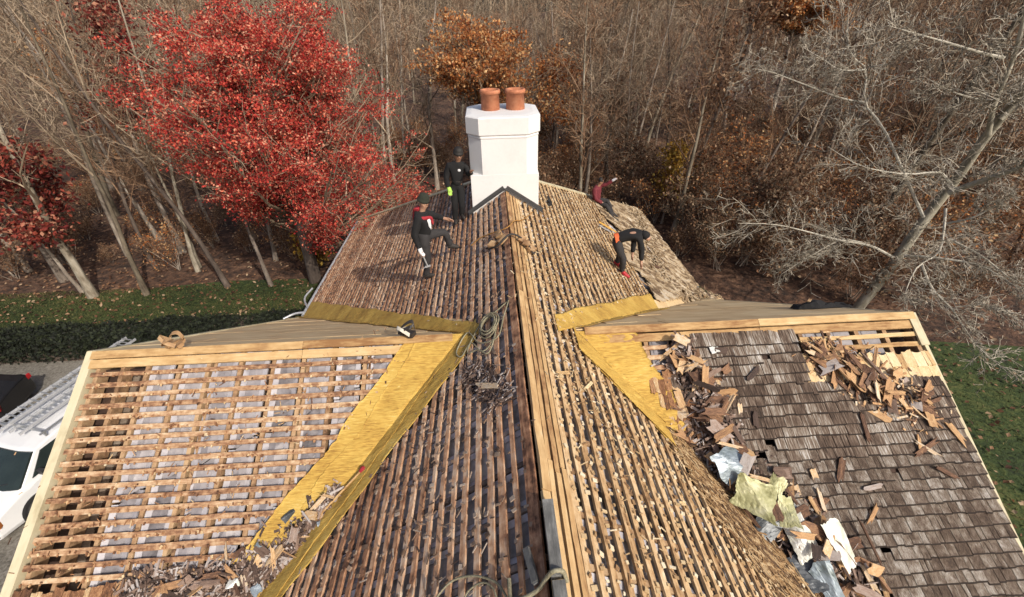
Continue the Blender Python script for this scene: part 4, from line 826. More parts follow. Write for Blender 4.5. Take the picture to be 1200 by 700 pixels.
def vehicle(name, loc, rz, label, paint, st, ws, sidew, hw, wheels, tail=False):
    root = empty(name, loc, label, 'van' if 'van' in name else 'car'); root.rotation_euler = (0, 0, rz); L = st[-1][0]
    b = MB(); S = []
    for (y, zb, zs, zt, w_, wt) in st: S.append([(-w_+.06, y, zb), (-w_, y, zb+.14), (-w_, y, zs), (-wt, y, zt), (-wt*.5, y, zt+.03), (wt*.5, y, zt+.03), (wt, y, zt), (w_, y, zs), (w_, y, zb+.14), (w_-.06, y, zb)])
    b.loft(S); bd = b.build('body', M[paint], root, False); bd.matrix_parent_inverse = Matrix(); warp(bd, hw, 1.0, 2.3, .22); bv = bd.modifiers.new('b', 'BEVEL'); bv.width = .035; bv.segments = 2; bv.limit_method = 'ANGLE'
    def pane(nm, P, mat_):
        P = np.array(P, float); nn = nrm(np.cross(P[1]-P[0], P[3]-P[0])); b = MB(); b.slab(P+nn*.012, nn, .025); o = b.build(nm, M[mat_], root); o.matrix_parent_inverse = Matrix(); return o
    (yb, zb, wb), (yt, zt, wt) = ws
    b = MB(); xs = np.linspace(-1, 1, 11); b.loft([[(x*wb, yb-.075, zb), (x*wt, yt-.06, zt+.02), (x*wt, yt+.03, zt-.02), (x*wb, yb+.03, zb-.02)] for x in xs]); o = b.build('windscreen', M['glass'], root, False); o.matrix_parent_inverse = Matrix(); warp(o, hw, 1.0, 2.3, .22)
    b = MB(); [b.bar((s_*.35-.3, yb-.05, zb+.03), (s_*.35+.25, yb+.05, zb+.12), .02, .015) for s_ in (-1, 1)]; o = b.build('wiper', M['plast'], root); o.matrix_parent_inverse = Matrix(); warp(o, hw, 1.0, 2.3, .22)
    for s in (1, -1):
        for (a, c, e, f, zl, zh, xl, xh) in sidew:
            P = [(s*xl, a, zl), (s*xl, c, zl), (s*xh, f, zh), (s*xh, e, zh)]; pane('side_window', P if s > 0 else P[::-1], 'glass')
        b = MB(); b.box((s*(hw+.10), yb+.42, zb+.12), (.20, .10, .17)); b.bar((s*(hw-.05), yb+.45, zb+.1), (s*(hw+.06), yb+.43, zb+.08), .04, .04); b.build('wing_mirror', M['plast'], root).matrix_parent_inverse = Matrix()
        b = MB(); b.boxes((s*(hw-.24), .07, .78), (.17, .05*s, 0), (-.02*s, .06, .0), (0, .02, .085)); h = b.build('headlight', M['lampw'], root); h.matrix_parent_inverse = Matrix()
        b = MB(); b.boxes((s*(hw-.05), .16, .76), (.045, .06*s, 0), (-.03*s, .05, 0), (0, .01, .08)); b.build('indicator', M['lampo'], root).matrix_parent_inverse = Matrix()
        b = MB(); b.box((s*(hw-.10), L-.03, .86), (.20, .06, .15)); b.build('tail_light', M['lampr'], root).matrix_parent_inverse = Matrix()
        for yw in wheels:
            b = MB(); b.lathe((s*(hw-.09), yw, .36), [(.20, -.10*s), (.34, -.11*s), (.36, -.07*s), (.36, .07*s+.0), (.34, .11*s), (.22, .12*s)], 26, 0, (1, 0, 0)); wh = b.build('wheel', M['rubber'], root, True); wh.matrix_parent_inverse = Matrix()
            b = MB(); b.lathe((s*(hw-.09), yw, .36), [(.23, .10*s), (.21, .06*s), (.07, .05*s), (.06, .10*s), (.001, .10*s)], 22, 0, (1, 0, 0)); b.build('rim', M['steel'], wh)
            b = MB(); b.lathe((s*(hw-.2), yw, .38), [(.001, .15*s), (.46, .15*s), (.46, .208*s), (.40, .215*s), (.395, .202*s), (.001, .202*s)], 26, 0, (1, 0, 0)); b.build('wheel_arch', M['plast'], root).matrix_parent_inverse = Matrix()
    b = MB(); b.box((0, .0, .52), (hw*1.86, .22, .24)); b.box((0, -.05, .42), (hw*1.7, .14, .10)); o = b.build('bumper', M['plast'], root); o.matrix_parent_inverse = Matrix()
    b = MB(); [b.box((0, -.02+.01*i, .70+.045*i), (hw*1.05, .06, .022)) for i in range(4)]; b.build('grille', M['plast'], root).matrix_parent_inverse = Matrix()
    return root
van = vehicle('parked_van', (-14.24, 6.95, ZG), -.28, 'white work van with ladders on its roof parked beside the left wing', 'vwhite',
 [(0, .34, .70, .80, .84, .74), (.10, .30, .86, .95, .96, .80), (.55, .28, 1.0, 1.09, .99, .84), (1.0, .28, 1.08, 1.19, 1.0, .94), (1.72, .28, 1.2, 1.84, 1.0, .88), (2.3, .28, 1.2, 1.92, 1.0, .88), (5.3, .28, 1.2, 1.92, 1.0, .88), (5.5, .34, 1.1, 1.84, .97, .78)],
 ((1.02, 1.20, .93), (1.70, 1.81, .86)), [(1.24, 2.42, 1.76, 2.4, 1.26, 1.76, .992, .912)], 1.0, (1.02, 4.4))
b = MB()
for y in (2.1, 3.6, 5.0):
    b.bar((-.80, y, 2.08), (.80, y, 2.08), .05, .04)
    for s in (-1, 1): b.bar((s*.80, y, 1.92), (s*.80, y, 2.10), .05, .05, (0, 1, 0))
for s in (-1, 1): b.bar((s*.80, 2.0, 2.06), (s*.80, 5.1, 2.06), .04, .04)
b.build('roof_rack', M['metal'], van).matrix_parent_inverse = Matrix()
Rv = Matrix.Translation((-14.24, 6.95, ZG)) @ Matrix.Rotation(-.28, 4, 'Z')
for x0, wd, z, y0, y1, lb in ((-.52, .40, 2.14, 1.75, 5.9, 'aluminium extension ladder on the far side of the van roof'), (.18, .36, 2.14, 1.85, 5.7, 'grey ladder on the near side of the van roof'),):
    p = Rv @ Vector((x0, 2, z)); e = empty('ladder', p, lb, 'ladder'); e.rotation_euler = (0, 0, -.28); b = MB()
    for s in (-1, 1): b.bar((s*wd/2, y0-2, 0), (s*wd/2, y1-2, 0), .03, .08)
    for s in (-1, 1): b.bar((s*wd/2+.04, y0-1.7, .05), (s*wd/2+.04, y1-2.3, .05), .025, .06)
    b.build('rail', M['steel'], e).matrix_parent_inverse = Matrix(); b = MB()
    for y in np.arange(y0-1.85, y1-2, .29): b.bar((-wd/2, y, 0), (wd/2, y, 0), .032, .032); b.bar((-wd/2-.02, y+.1, .06), (wd/2+.02, y+.1, .06), .03, .03)
    b.build('rung', M['metal'], e).matrix_parent_inverse = Matrix()
vehicle('parked_car', (-21.3, 10.65, ZG), -1.33, 'shiny black car with red tail lights parked behind the white van', 'vblack',
 [(0, .34, .60, .66, .80, .70), (.12, .26, .68, .76, .90, .74), (.7, .24, .80, .90, .92, .76), (1.15, .24, .86, .98, .92, .76), (1.95, .24, .95, 1.46, .92, .60), (2.5, .24, .97, 1.52, .92, .60), (3.6, .24, .97, 1.48, .92, .60), (4.3, .26, .95, 1.12, .90, .66), (4.5, .34, .88, .98, .84, .7)],
 ((1.2, 1.0, .74), (1.93, 1.42, .58)), [(1.6, 2.6, 2.0, 2.6, 1.0, 1.42, .905, .64), (2.7, 3.7, 2.7, 3.4, 1.0, 1.42, .905, .64)], .92, (.85, 3.7))
# ================================================================ loose things on the roof
def ptube(name, pts, r_, m, parent=None, sides=6, sm=True):
    pts = np.array(pts, float); n = max(12, len(pts)*5); t = np.linspace(0, len(pts)-1.001, n); i = t.astype(int); f = (t-i)[:, None]
    pm = np.vstack([2*pts[0]-pts[1], pts, 2*pts[-1]-pts[-2]]); a, b_, c, e = pm[i], pm[i+1], pm[i+2], pm[i+3]
    P = .5*(2*b_+(c-a)*f+(2*a-5*b_+4*c-e)*f**2+(3*b_-a-3*c+e)*f**3); b = MB(); b.tubes(P, np.full(n, r_), sides); return b.build(name, m, parent, sm)
M['rope'] = surf('old_rope', [(.1, (.08, .07, .045)), (.5, (.24, .215, .14)), (.9, (.42, .39, .28))], (60, 60, 60), 6, (.5, .4, 0), .9, .6); M['rope_o'] = flat('orange_brown_cord', (.34, .17, .045), .8); M['leather'] = surf('leather', [(.1, (.14, .07, .03)), (.5, (.36, .22, .11)), (.9, (.52, .38, .22))], (9, 9, 9), 5, (.4, .5, .1), .6, .3); M['strap'] = flat('pale_webbing', (.58, .54, .46), .8)
M['oldpost'] = surf('grey_weathered_post', [(.1, (.05, .05, .05)), (.5, (.13, .13, .125)), (.9, (.30, .30, .29))], (30, 6, 30), 5, (.5, .5, .1), .8, .6)
def sl(fr, px, py, n=.02):
    u, v = fr.uv(px, py, n); return fr.P(u, v, n)
def mkbox(fr, px, py, n, sz, rot, tilt=0, roll=0):
    u, v = fr.uv(px, py, n); A = np.array(fr.M(u, v, n, rot, tilt, roll)); return A[:3, 3], A[:3, 0]*sz[0]/2, A[:3, 1]*sz[1]/2, A[:3, 2]*sz[2]/2
def coil(fr, px, py, rr, turns, n0, th, wob=.02, seed=0):
    r = np.random.default_rng(seed); u, v = fr.uv(px, py, n0); t = np.linspace(0, turns*2*math.pi, turns*14); rad = rr*(1+.16*np.sin(t*.37+1)+.05*r.normal(0, 1, len(t)).cumsum()/6)
    return fr.P(u+np.cos(t)*rad*1.25, v+np.sin(t)*rad*.9+.02*np.sin(t*.21), n0+.012*t/6.28*1.0+.012*np.sin(t*1.7))
# coiled rope left of the ridge, its tail hanging to the valley
e = empty('rope', sl(ML, 575, 385), 'coil of greenish rope lying left of the ridge above the valley felt', 'rope')
ptube('rope_coil', coil(ML, 574, 382, .155, 5, .03, .011, seed=1), .0105, M['rope'], e)
ptube('rope_tail', [sl(ML, *p, .03) for p in ((596, 352), (590, 372), (583, 395), (562, 402), (548, 390), (535, 412), (541, 418), (552, 402), (565, 412), (578, 398), (584, 370))], .010, M['rope'], e)
ptube('rope_tail', [sl(ML, *p, .03) for p in ((594, 354), (580, 366), (566, 376), (553, 398), (548, 414), (560, 410), (572, 414), (581, 392))], .010, M['rope'], e)
# rope and bracket at the near end of the ridge
tag(ptube('rope', [sl(ML, *p, .03) for p in ((500, 720), (512, 700), (530, 681), (555, 675), (580, 682), (592, 697), (600, 715))], .0095, M['rope']), 'rope looped over the laths at the bottom of the left slope', 'rope')
tag(ptube('rope', [sl(ML, *p, .025) for p in ((540, 715), (548, 694), (565, 683), (578, 690), (584, 712))], .008, M['rope']), 'thin inner rope loop at the bottom of the left slope', 'rope')
e = empty('roof_anchor', (.03, 1.6, .03), 'grey weathered post lying along the near end of the ridge', 'post')
b = MB(); b.bar((.035, 2.02, .075), (.035, 1.46, .075), .085, .075); b.build('post', M['oldpost'], e); b = MB(); b.bar((.04, 1.43, .07), (.045, .9, .065), .09, .07); b.build('post', M['oldpost'], e)
tag(ptube('rope', [(.10, 1.44, .05), (.07, 1.47, .13), (.0, 1.47, .135), (-.05, 1.46, .04), (-.10, 1.43, -.02), (-.20, 1.40, -.06), (-.29, 1.42, -.12), (-.30, 1.56, -.13)], .017, M['rope']), 'thick frayed rope tied round the grey ridge post', 'rope')
b = MB(); c, X, Y, Z = mkbox(ML, 622, 662, .05, (.05, .26, .035), 1.35); b.boxes(c, X, Y, Z); b.boxes(c+Y*1.04, X*.7, Y*.06, Z*.7); tag(b.build('stick', M['oldpost']), 'short grey stick lying across the laths beside the ridge post', 'stick')
# gear and cord at the far part of the ridge
e = empty('tool_pouch', sl(ML, 600, 283), 'brown tool pouch straddling the ridge below the chimney', 'tool pouch')
r = np.random.default_rng(3)
b = MB()
for fr, sg in ((ML, -1), (MR, 1)):
    for q in range(5):
        u = 6.95+r.normal(0, .10); v = .10+r.uniform(0, .32); A = np.array(fr.M(u, v, .05+r.uniform(0, .05), r.uniform(0, 3), r.normal(0, .3), r.normal(0, .3)))
        b.boxes(A[:3, 3], A[:3, 0]*r.uniform(.04, .09), A[:3, 1]*r.uniform(.03, .07), A[:3, 2]*r.uniform(.012, .035))
b.build('pouch', M['leather'], e); ptube('strap', [ML.P(7.1, .5, .05), ML.P(6.85, .25, .08), (0, 6.95, .09), MR.P(7.0, .25, .08), MR.P(6.75, .42, .05), MR.P(7.1, .5, .04)], .018, M['bootc'], e)
tag(ptube('cord', [sl(ML, 552, 288, .02), sl(ML, 565, 278, .05), ML.P(7.35, .05, .06), MR.P(7.7, .08, .06), sl(MR, 612, 258, .03), sl(MR, 624, 249, .02)], .012, M['rope_o']), 'orange brown cord lying across the ridge above the tool pouch', 'cord')
# harness on the left wing ridge, belt beside the main slope, jacket on the right wing, small roof jack
def heap(name, loc, label, cat, m1, m2, sx, sy, sz, seed):
    e = empty(name, loc, label, cat); r = np.random.default_rng(seed); loc = np.array(loc)
    for q in range(2):
        p = [loc+V3(sx*math.cos(t)*r.uniform(.6, 1.), sy*math.sin(t)*r.uniform(.5, 1.), sz*(.55+.45*math.sin(t*1.5+q*2)+r.uniform(-.15, .2))) for t in np.linspace(0, 5.4, 7)]
        P = np.array(p); K = 26; t = np.linspace(0, 5.999, K); i = t.astype(int); P = P[i]*(1-(t-i)[:, None])+P[i+1 if False else np.minimum(i+1, 6)]*(t-i)[:, None]
        P[1:-1] = (P[:-2]+P[1:-1]+P[2:])/3; wv = V3(.1, .9, .35)*.028
        b = MB(); b.loft(np.stack([P-wv, P+wv, P+wv+V3(0, 0, .007), P-wv+V3(0, 0, .007)], 1)); b.build('strap', M[(m1, m2)[q]], e)
    b = MB()
    for q in range(4):
        c = loc+V3(r.uniform(-.5, .5)*sx, r.uniform(-.4, .3)*sy, sz*.2); a = r.uniform(0, 3); b.boxes(c, (sx*.3*math.cos(a), sx*.3*math.sin(a), r.normal(0, .02)), (-sy*.3*math.sin(a), sy*.3*math.cos(a), -.01), (0, 0, .02+.02*r.random()))
    b.build('pouch', M[m1], e); return e
heap('safety_harness', (-4.80, 5.0, -.50), 'tan leather safety harness slung over the left wing ridge', 'harness', 'leather', 'leather', .17, .13, .20, 4)
heap('tool_belt', (-1.60, 5.02, -.49), 'tool belt with pale strap on the left wing ridge near the valley', 'tool belt', 'bootc', 'strap', .17, .14, .17, 8)
e = empty('jacket', (5.55, 6.2, -1.27), 'crumpled dark jacket lying on the far slope of the right wing', 'jacket'); r = np.random.default_rng(6); b = MB(); K = 15
gu, gv = np.meshgrid(np.linspace(-.5, .5, K), np.linspace(-.16, .16, 9), indexing='ij'); uu, vv = FW.uv(962, 361)
H = .05+.10*np.exp(-((gu+.1)/.22)**2)*np.exp(-(gv/.12)**2)+r.normal(0, .022, gu.shape); H[0] = H[-1] = 0; H[:, 0] = 0; H[:, -1] = 0
P = FW.P(uu+gu+.03*np.sin(gv*20), vv+gv+.04*np.sin(gu*9), H+.004); ii, jj = np.meshgrid(range(K-1), range(8), indexing='ij'); a = (ii*9+jj).ravel()
b.add(P.reshape(-1, 3), np.stack([a, a+1, a+10, a+9], 1)); b.build('cloth', M['black'], e); b = MB(); b.bar(FW.P(uu-.25, vv-.03, .12), FW.P(uu-.18, vv+.02, .16), .05, .03); b.build('collar', M['leather'], e)
e = empty('roof_jack', MR.P(10.5, 1.3, .02), 'small dark roof jack lying on the laths right of the chimney', 'bracket'); b = MB(); u, v = MR.uv(643, 237, .05)
b.bar(MR.P(u-.16, v, .03), MR.P(u+.16, v+.02, .03), .07, .03, MR.n); b.bar(MR.P(u-.1, v-.05, .12), MR.P(u+.12, v+.10, .05), .04, .05, MR.n); b.build('plate', M['plast'], e); b = MB(); b.bar(MR.P(u-.05, v+.1, .03), MR.P(u+.05, v-.1, .15), .04, .05, MR.n); b.build('arm', M['plast'], e)
# shingle ripper and sticks near the bending man
e = empty('ripping_shovel', sl(MR, 715, 266), 'yellow handled ripping tool lying behind the bending workman', 'tool'); b = MB(); b.bar(sl(MR, 702, 260, .05), sl(MR, 722, 272, .06), .035, .035); b.build('handle', flat('tool_yellow', (.62, .36, .08)), e); b = MB(); b.bar(sl(MR, 702, 264, .04), sl(MR, 716, 272, .04), .09, .012, MR.n); b.build('blade', M['steel'], e)
# long pole with a red tip on the left felt
e = empty('pole', sl(NW, 390, 590), 'long yellow wooden pole with a red tip on the left valley felt', 'pole')
p0, p1 = sl(ML, 424, 551, .03), sl(NW, 346, 634, .05); b = MB(); b.tubes(np.array([p0, (p0+p1)/2, p1]), [.013, .014, .014], 7); b.build('shaft', M['fresh'], e); b = MB(); d = nrm(p0-p1); b.tubes(np.array([p0-d*.03, p0, p0+d*.03, p0+d*.05]), [.02, .032, .036, .018], 8); b.build('tip', M['redc'], e)
# bent pipe and eave bracket at the left eave corner
e = empty('scaffold_bracket', (-6.3, 11.2, -4.2), 'pale metal bracket pipe at the left eave corner', 'bracket'); ptube('pipe', [ground(332, 374, -4.25), ground(345, 368, -4.2), ground(358, 366, -4.15)], .035, M['steel'], e); ptube('pipe', [ground(366, 338, -4.15), ground(357, 350, -4.2), ground(362, 364, -4.15)], .03, M['steel'], e)
# ---- torn-off shingles -------------------------------------------------------------------
tm = [wedge('loose_shingle', M['tornshingle'], .45, 50+s, .22) for s in range(6)]; td = [wedge('loose_shingle', M['olddark'], .45, 60+s, .22) for s in range(4)]
def loose(fr, u, v, n, L, wd, rot, tilt, roll, me, label, group=None, th=.014):
    o = place('loose_shingle', me, fr, u, v, n, wd, L, th, rot, tilt, roll); tag(o, label, 'shingle', group); return o
HAND = [((988, 532), (984, 567), .075, 'red brown shingle standing out alone left of the big pile at right'), ((1012, 574), (1041, 567), .055, 'short orange shingle lying crosswise on the grey shingles'), ((1028, 591), (1018, 617), .05, 'brown shingle lying lengthwise below the crosswise orange one'),
 ((904, 553), (938, 553), .12, 'broad tan slab of wood beside the blue grey crumpled sheet'), ((951, 549), (957, 562), .08, 'small square orange offcut right of the broad tan slab'), ((958, 570), (969, 607), .05, 'long narrow orange shingle above the white metal sheet'), ((946, 578), (961, 604), .05, 'orange brown shingle parallel to the long narrow one'),
 ((1094, 546), (1130, 564), .05, 'pale split shingle lowest at the right rake'), ((1108, 493), (1136, 524), .07, 'long orange shingle overhanging the right rake edge'), ((1070, 516), (1106, 538), .04, 'pale thin strip crossing another near the right rake'), ((1072, 535), (1100, 514), .06, 'tan shingle crossing over the pale thin strip'), ((1076, 508), (1080, 535), .04, 'narrow brown shingle upright above the crossing pair'),
 ((1008, 478), (1020, 522), .055, 'long red brown shingle below the upper right pile'), ((876, 446), (893, 427), .07, 'split tan shingle lying alone on the dark shingles'), ((806, 447), (832, 426), .09, 'wide reddish shingle at the top of the valley pile'), ((846, 438), (858, 428), .10, 'short tan offcut beside the wide reddish shingle'), ((837, 411), (858, 411), .09, 'pale grey shingle turned over near the ridge'),
 ((884, 482), (888, 507), .07, 'dark red shingle at the right rim of the valley pile'), ((838, 490), (846, 520), .07, 'pinkish brown shingle inside the valley pile'), ((820, 480), (838, 462), .035, 'long thin stick propped across the valley pile'), ((1005, 605), (1040, 674), .03, 'long thin batten among the white metal sheets'), ((1004, 655), (1040, 672), .07, 'yellowish torn board below the white metal sheet'),
 ((1008, 655), (1030, 700), .07, 'orange torn board at the bottom of the valley pile'), ((555, 452), (592, 452), .07, 'brown shingle lying crosswise left of the ridge'), ((958, 425), (1000, 462), .05, 'long weathered strip slanting through the upper pile'), ((1008, 412), (1060, 465), .035, 'grey strip slanting across the upper pile'), ((964, 414), (986, 430), .03, 'thin pale strip at the left rim of the upper pile')]
for i, (p, q, wd, lb) in enumerate(HAND):
    fr = ML if 'left of the ridge' in lb else NW; n = .05 if i not in (19, 20) else .12
    a, c = np.array(fr.uv(*p, n)), np.array(fr.uv(*q, n)); d = c-a; L = float(np.hypot(*d)); rot = math.atan2(-d[1], d[0])-math.pi/2
    loose(fr, *((a+c)/2), n, L, wd, rot, rnd.gauss(0, .06), rnd.gauss(0, .12), td[0] if 'grey' in lb or 'dark' in lb else tm[i % 6], lb, th=.02)
def pile(fr, path, wr, count, hmax, mats, label, group, Ls=(.10, .34), ws=(.025, .11), seed=0, dirs=None):
    r = np.random.default_rng(seed); P = np.array([fr.uv(*p) for p in path]); k = 0
    seg = np.linalg.norm(np.diff(P, axis=0), axis=1); cum = np.append(0, seg.cumsum()); out = []
    for _ in range(count):
        s = r.uniform(0, cum[-1]); i = min(np.searchsorted(cum, s)-1 if s > 0 else 0, len(seg)-1); i = max(i, 0); f = (s-cum[i])/seg[i]; c = P[i]*(1-f)+P[i+1]*f
        W = wr[i]*(1-f)+wr[i+1]*f; q = r.normal(0, .42, 2); q = q/max(1, np.hypot(*q)); rr_ = min(1, np.hypot(*q)); n = .02+hmax*(1-rr_**1.4)*r.uniform(.15, 1.)
        out.append((c[0]+q[0]*W, c[1]+q[1]*W, n, r))
        L = r.uniform(*Ls); w_ = r.uniform(*ws)*(1 if r.random() < .7 else .45)
        loose(fr, out[-1][0], out[-1][1], n, L, w_, r.uniform(0, math.pi) if dirs is None else r.normal(dirs, .6), r.normal(0, .20), r.normal(0, .35), mats[r.integers(len(mats))], label, group, r.uniform(.009, .018))
    return P
G1, G2, G3, G4 = 'torn shingles heaped in the right valley', 'torn shingles scattered near the right rake', 'torn shingles heaped in the left valley', 'broken shingles strewn on the far right slope'
PR = [(798, 405), (808, 440), (826, 470), (838, 505), (850, 540), (882, 580), (922, 622), (962, 660), (1005, 695)]
pile(NW, PR, [.18, .34, .42, .42, .36, .46, .56, .62, .66], 124, .32, td[:3]+tm, 'broken cedar shingle heaped in the right valley', G1, seed=1, Ls=(.20, .52), ws=(.05, .16))
pile(NW, [(950, 412), (985, 430), (1022, 452), (1060, 470), (1080, 480)], [.14, .36, .46, .42, .2], 66, .20, tm+tm+td[:2], 'split cedar shingle scattered below the right wing ridge', G2, seed=2, Ls=(.16, .44), ws=(.04, .14))
pile(NW, [(392, 575), (362, 612), (340, 645), (300, 668), (240, 690), (180, 694)], [.07, .16, .26, .28, .22, .14], 60, .15, td+tm, 'broken shingle heaped at the foot of the left valley', G3, seed=3, Ls=(.14, .38), ws=(.03, .12))
pile(ML, [(556, 440), (576, 450), (585, 466)], [.12, .20, .14], 12, .05, td, 'dark broken shingle strewn left of the ridge near the rope coil', 'dark shingles left of the ridge', seed=4, Ls=(.08, .26), ws=(.02, .06))
pile(MR, [(750, 275), (765, 310), (785, 338), (825, 349), (845, 352)], [.5, .6, .5, .4, .3], 16, .12, td[:2]+tm, 'weathered shingle lying loose on the far right slope', G4, seed=5, Ls=(.2, .42), ws=(.06, .14))
for i, (px, py, rt, lb) in enumerate(((660, 437, .5, 'pale sliver lying across the upper laths of the right slope'), (690, 452, .9, 'pale sliver next to the yellow felt on the right slope'), (800, 590, .2, 'small pale offcut on the lower laths of the right slope'))):
    u, v = MR.uv(px, py, .03); loose(MR, u, v, .03, .26 if i < 2 else .1, .04, rt, 0, 0, fs and ps[0], lb)
# splinters, dust and needles in the piles: beyond counting
def litter(fr, path, wr, n, m, seed, h=.08, L=(.03, .16), w_=(.004, .02), name='splinters', sd=.5, along=None):
    r = np.random.default_rng(seed); P = np.array([fr.uv(*p) for p in path]); W = np.array(wr); seg = np.linalg.norm(np.diff(P, axis=0), axis=1); cum = np.append(0, seg.cumsum()); s = r.uniform(0, cum[-1], n)
    c = np.stack([np.interp(s, cum, P[:, k]) for k in (0, 1)], 1); ww = np.interp(s, cum, W); q = r.normal(0, sd, (n, 2)); rr_ = np.minimum(1.3, np.hypot(q[:, 0], q[:, 1])); c = c+q*ww[:, None]
    hh = .012+h*np.clip(1-rr_, 0, 1)*r.random(n); a = r.uniform(0, 6.28, n) if along is None else r.normal(along, .45, n); tl = r.normal(0, .25, n)*(1 if along is None else .25); C_ = fr.P(c[:, 0], c[:, 1], hh)
    X = nrm(fr.u*np.cos(a)[:, None]+fr.v*np.sin(a)[:, None]+fr.n*tl[:, None]); Y = nrm(np.cross(fr.n, X)); Z = np.cross(X, Y)
    b = MB(); b.boxes(C_, X*r.uniform(*L, n)[:, None]/2, Y*r.uniform(*w_, n)[:, None]/2, Z*.004); return tag(b.build(name, m), kind='stuff')
litter(NW, PR, [.2, .3, .4, .4, .32, .36, .42, .45, .5], 1500, M['olddark'], 21, .15, L=(.04, .22), w_=(.006, .04))
litter(NW, [(950, 412), (985, 430), (1022, 452), (1060, 470), (1085, 485)], [.2, .4, .5, .45, .3], 450, M['tornshingle'], 22, .10, L=(.04, .2), w_=(.006, .03))
litter(NW, [(396, 575), (362, 618), (338, 650), (300, 674), (240, 692), (150, 698)], [.08, .16, .26, .26, .24, .2], 2300, M['olddark'], 23, .10, L=(.04, .2), w_=(.005, .03))
litter(MR, [(796, 516), (815, 545), (845, 590), (880, 635), (925, 690), (950, 720)], [.15, .2, .22, .25, .28, .3], 2600, M['needle'], 24, .02, L=(.06, .30), w_=(.004, .022), sd=.55, along=2.35)
litter(ML, [(550, 435), (578, 452), (588, 470)], [.15, .22, .16], 420, M['olddark'], 25, .04, L=(.03, .18))
litter(MR, [(745, 250), (760, 290), (775, 325), (800, 345), (845, 352)], [.5, .8, .8, .5, .3], 1500, M['shingle_far'], 26, .09, L=(.08, .4), w_=(.02, .09))
litter(NW, [(60, 640), (200, 560), (330, 470), (450, 430)], [.9, .9, .8, .5], 240, M['starter'], 27, .004, L=(.02, .09), w_=(.003, .01))
litter(ML, [(560, 300), (520, 450), (480, 600), (540, 700)], [1., 1., .9, .9], 260, M['scrap'], 28, .004, L=(.02, .10), w_=(.003, .012))
litter(MR, [(625, 300), (680, 450), (740, 600), (780, 700)], [.6, .6, .6, .7], 260, M['scrap_p'], 29, .004, L=(.02, .10), w_=(.003, .012))
# ---- crumpled sheets in the right pile -----------------------------------------------------
def crumple(px, py, n0, sx, sy, rot, m, label, seed, amp=.05, cat='sheet'):
    r = np.random.default_rng(seed); u, v = NW.uv(px, py, n0); A = np.array(NW.M(u, v, n0, rot, r.normal(0, .15), r.normal(0, .15))); K, J_ = 17, 17
    a, c = np.meshgrid(np.linspace(-.5, .5, K), np.linspace(-.5, .5, J_), indexing='ij'); ed = [r.uniform(.74, 1.05, 4) for _ in range(2)]
    wa = np.interp(c, np.linspace(-.5, .5, 4), ed[0]); wc = np.interp(a, np.linspace(-.5, .5, 4), ed[1]); a2, c2 = a*wa+r.normal(0, .012, a.shape), c*wc+r.normal(0, .012, a.shape)
    h = -amp*2.0*np.abs(a2*np.cos(.4*seed)+c2*np.sin(.4*seed)+r.uniform(-.1, .1))
    for q in range(6):
        th = r.uniform(0, 3.14); t = a2*np.cos(th)+c2*np.sin(th)-r.uniform(-.35, .35); h = h+amp*r.uniform(-.9, .9)*np.abs(t)*1.3
    h = h+r.normal(0, amp*.035, a.shape)
    P = A[:3, 3]+(a2*sx)[..., None]*A[:3, 0]+(c2*sy)[..., None]*A[:3, 1]+(h+amp*.6)[..., None]*A[:3, 2]; P = P.reshape(-1, 3); ii, jj = np.meshgrid(range(K-1), range(J_-1), indexing='ij'); q = (ii*J_+jj).ravel(); Q = np.stack([q, q+1, q+J_+1, q+J_], 1)
    V = np.vstack([P, P-NW.n*.004]); Q = np.vstack([Q[:, ::-1], Q+len(P)]); return tag(link('crumpled_sheet', mesh('crumpled_sheet', V, Q, m)), label, cat)
def sheetm(nm, c0, c1, c2, met, ro): return surf(nm, [(.1, c0), (.5, c1), (.9, c2)], (5, 5, 5), 5, (.4, .6, .1), ro, .2, met)
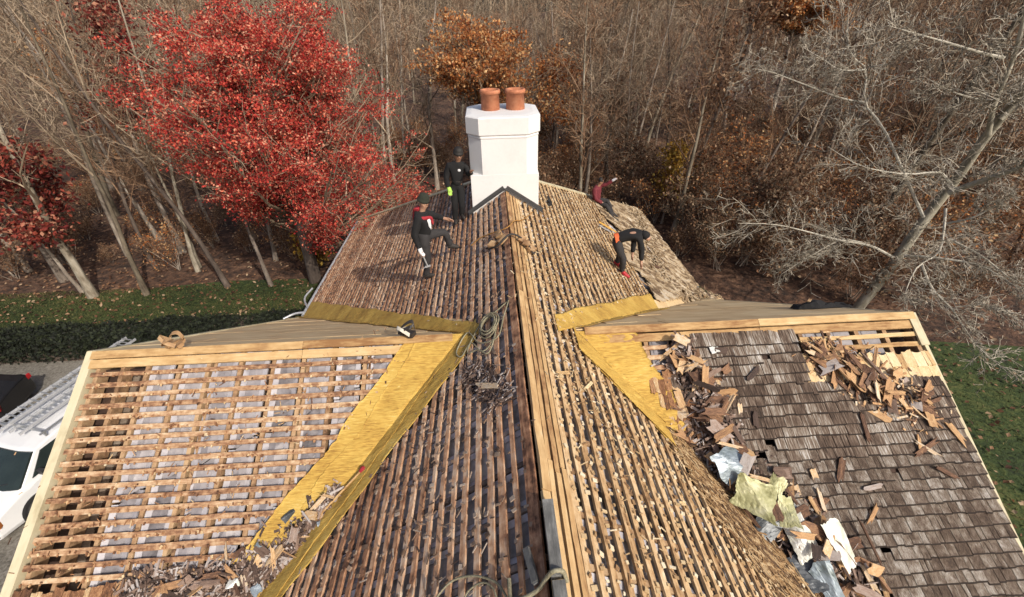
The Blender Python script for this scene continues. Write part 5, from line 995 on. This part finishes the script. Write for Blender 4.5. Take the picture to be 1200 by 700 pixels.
sb_ = sheetm('blue_grey_sheet', (.12, .15, .15), (.24, .29, .33), (.36, .42, .48), .2, .45); sg_ = sheetm('olive_sheet', (.16, .15, .05), (.40, .39, .20), (.60, .58, .38), .1, .5); sw_ = sheetm('white_sheet', (.40, .42, .32), (.60, .60, .54), (.74, .74, .72), .15, .45); sd_ = sheetm('dark_sheet', (.03, .035, .04), (.08, .09, .10), (.18, .19, .2), .3, .45)
crumple(858, 542, .24, .46, .40, .5, sb_, 'crumpled blue grey sheet at the head of the valley pile', 1)
crumple(882, 582, .24, .50, .48, -.5, sg_, 'crumpled olive green sheet in the middle of the valley pile', 2, .07)
crumple(905, 578, .22, .22, .5, -.65, sg_, 'narrow folded olive strip lying right of the olive green sheet', 3)
crumple(896, 622, .16, .62, .28, .72, sd_, 'dark grey bent flashing below the olive green sheet', 4, .03)
crumple(940, 628, .25, .34, .62, .25, sw_, 'upper crumpled white sheet in the valley pile', 5, .06)
crumple(986, 638, .22, .26, .60, .32, sw_, 'long stiff white sheet beside the grey shingles', 6, .025)
crumple(972, 686, .24, .24, .5, .3, sb_, 'folded silvery sheet at the bottom edge of the valley pile', 7, .05)
crumple(935, 676, .14, .5, .5, .3, sd_, 'large dark sheet at the bottom of the valley pile', 8, .05)
crumple(838, 410, .06, .13, .10, .1, sw_, 'small flat white scrap near the right wing ridge', 9, .01); crumple(922, 600, .26, .22, .36, -.2, sg_, 'pale green scrap between olive and white sheets', 10, .05)
def lsheet(px, py, n0, sx, sy, rot, m, label, seed): return crumple(px, py, n0, sx, sy, rot, m, label, seed, .03)
lsheet(376, 615, .10, .09, .11, .4, sb_, 'grey slate coloured scrap on the left valley felt', 12); lsheet(302, 643, .10, .10, .12, .7, sb_, 'bent grey metal scrap in the left valley pile', 13); lsheet(274, 683, .10, .13, .09, .1, sw_, 'white lump of plaster in the left valley pile', 14); lsheet(337, 603, .06, .10, .16, -.8, sd_, 'dark blue scrap at the torn edge of the left felt', 15); lsheet(300, 692, .10, .12, .12, .7, sb_, 'grey metal scrap at the bottom of the left pile', 16)
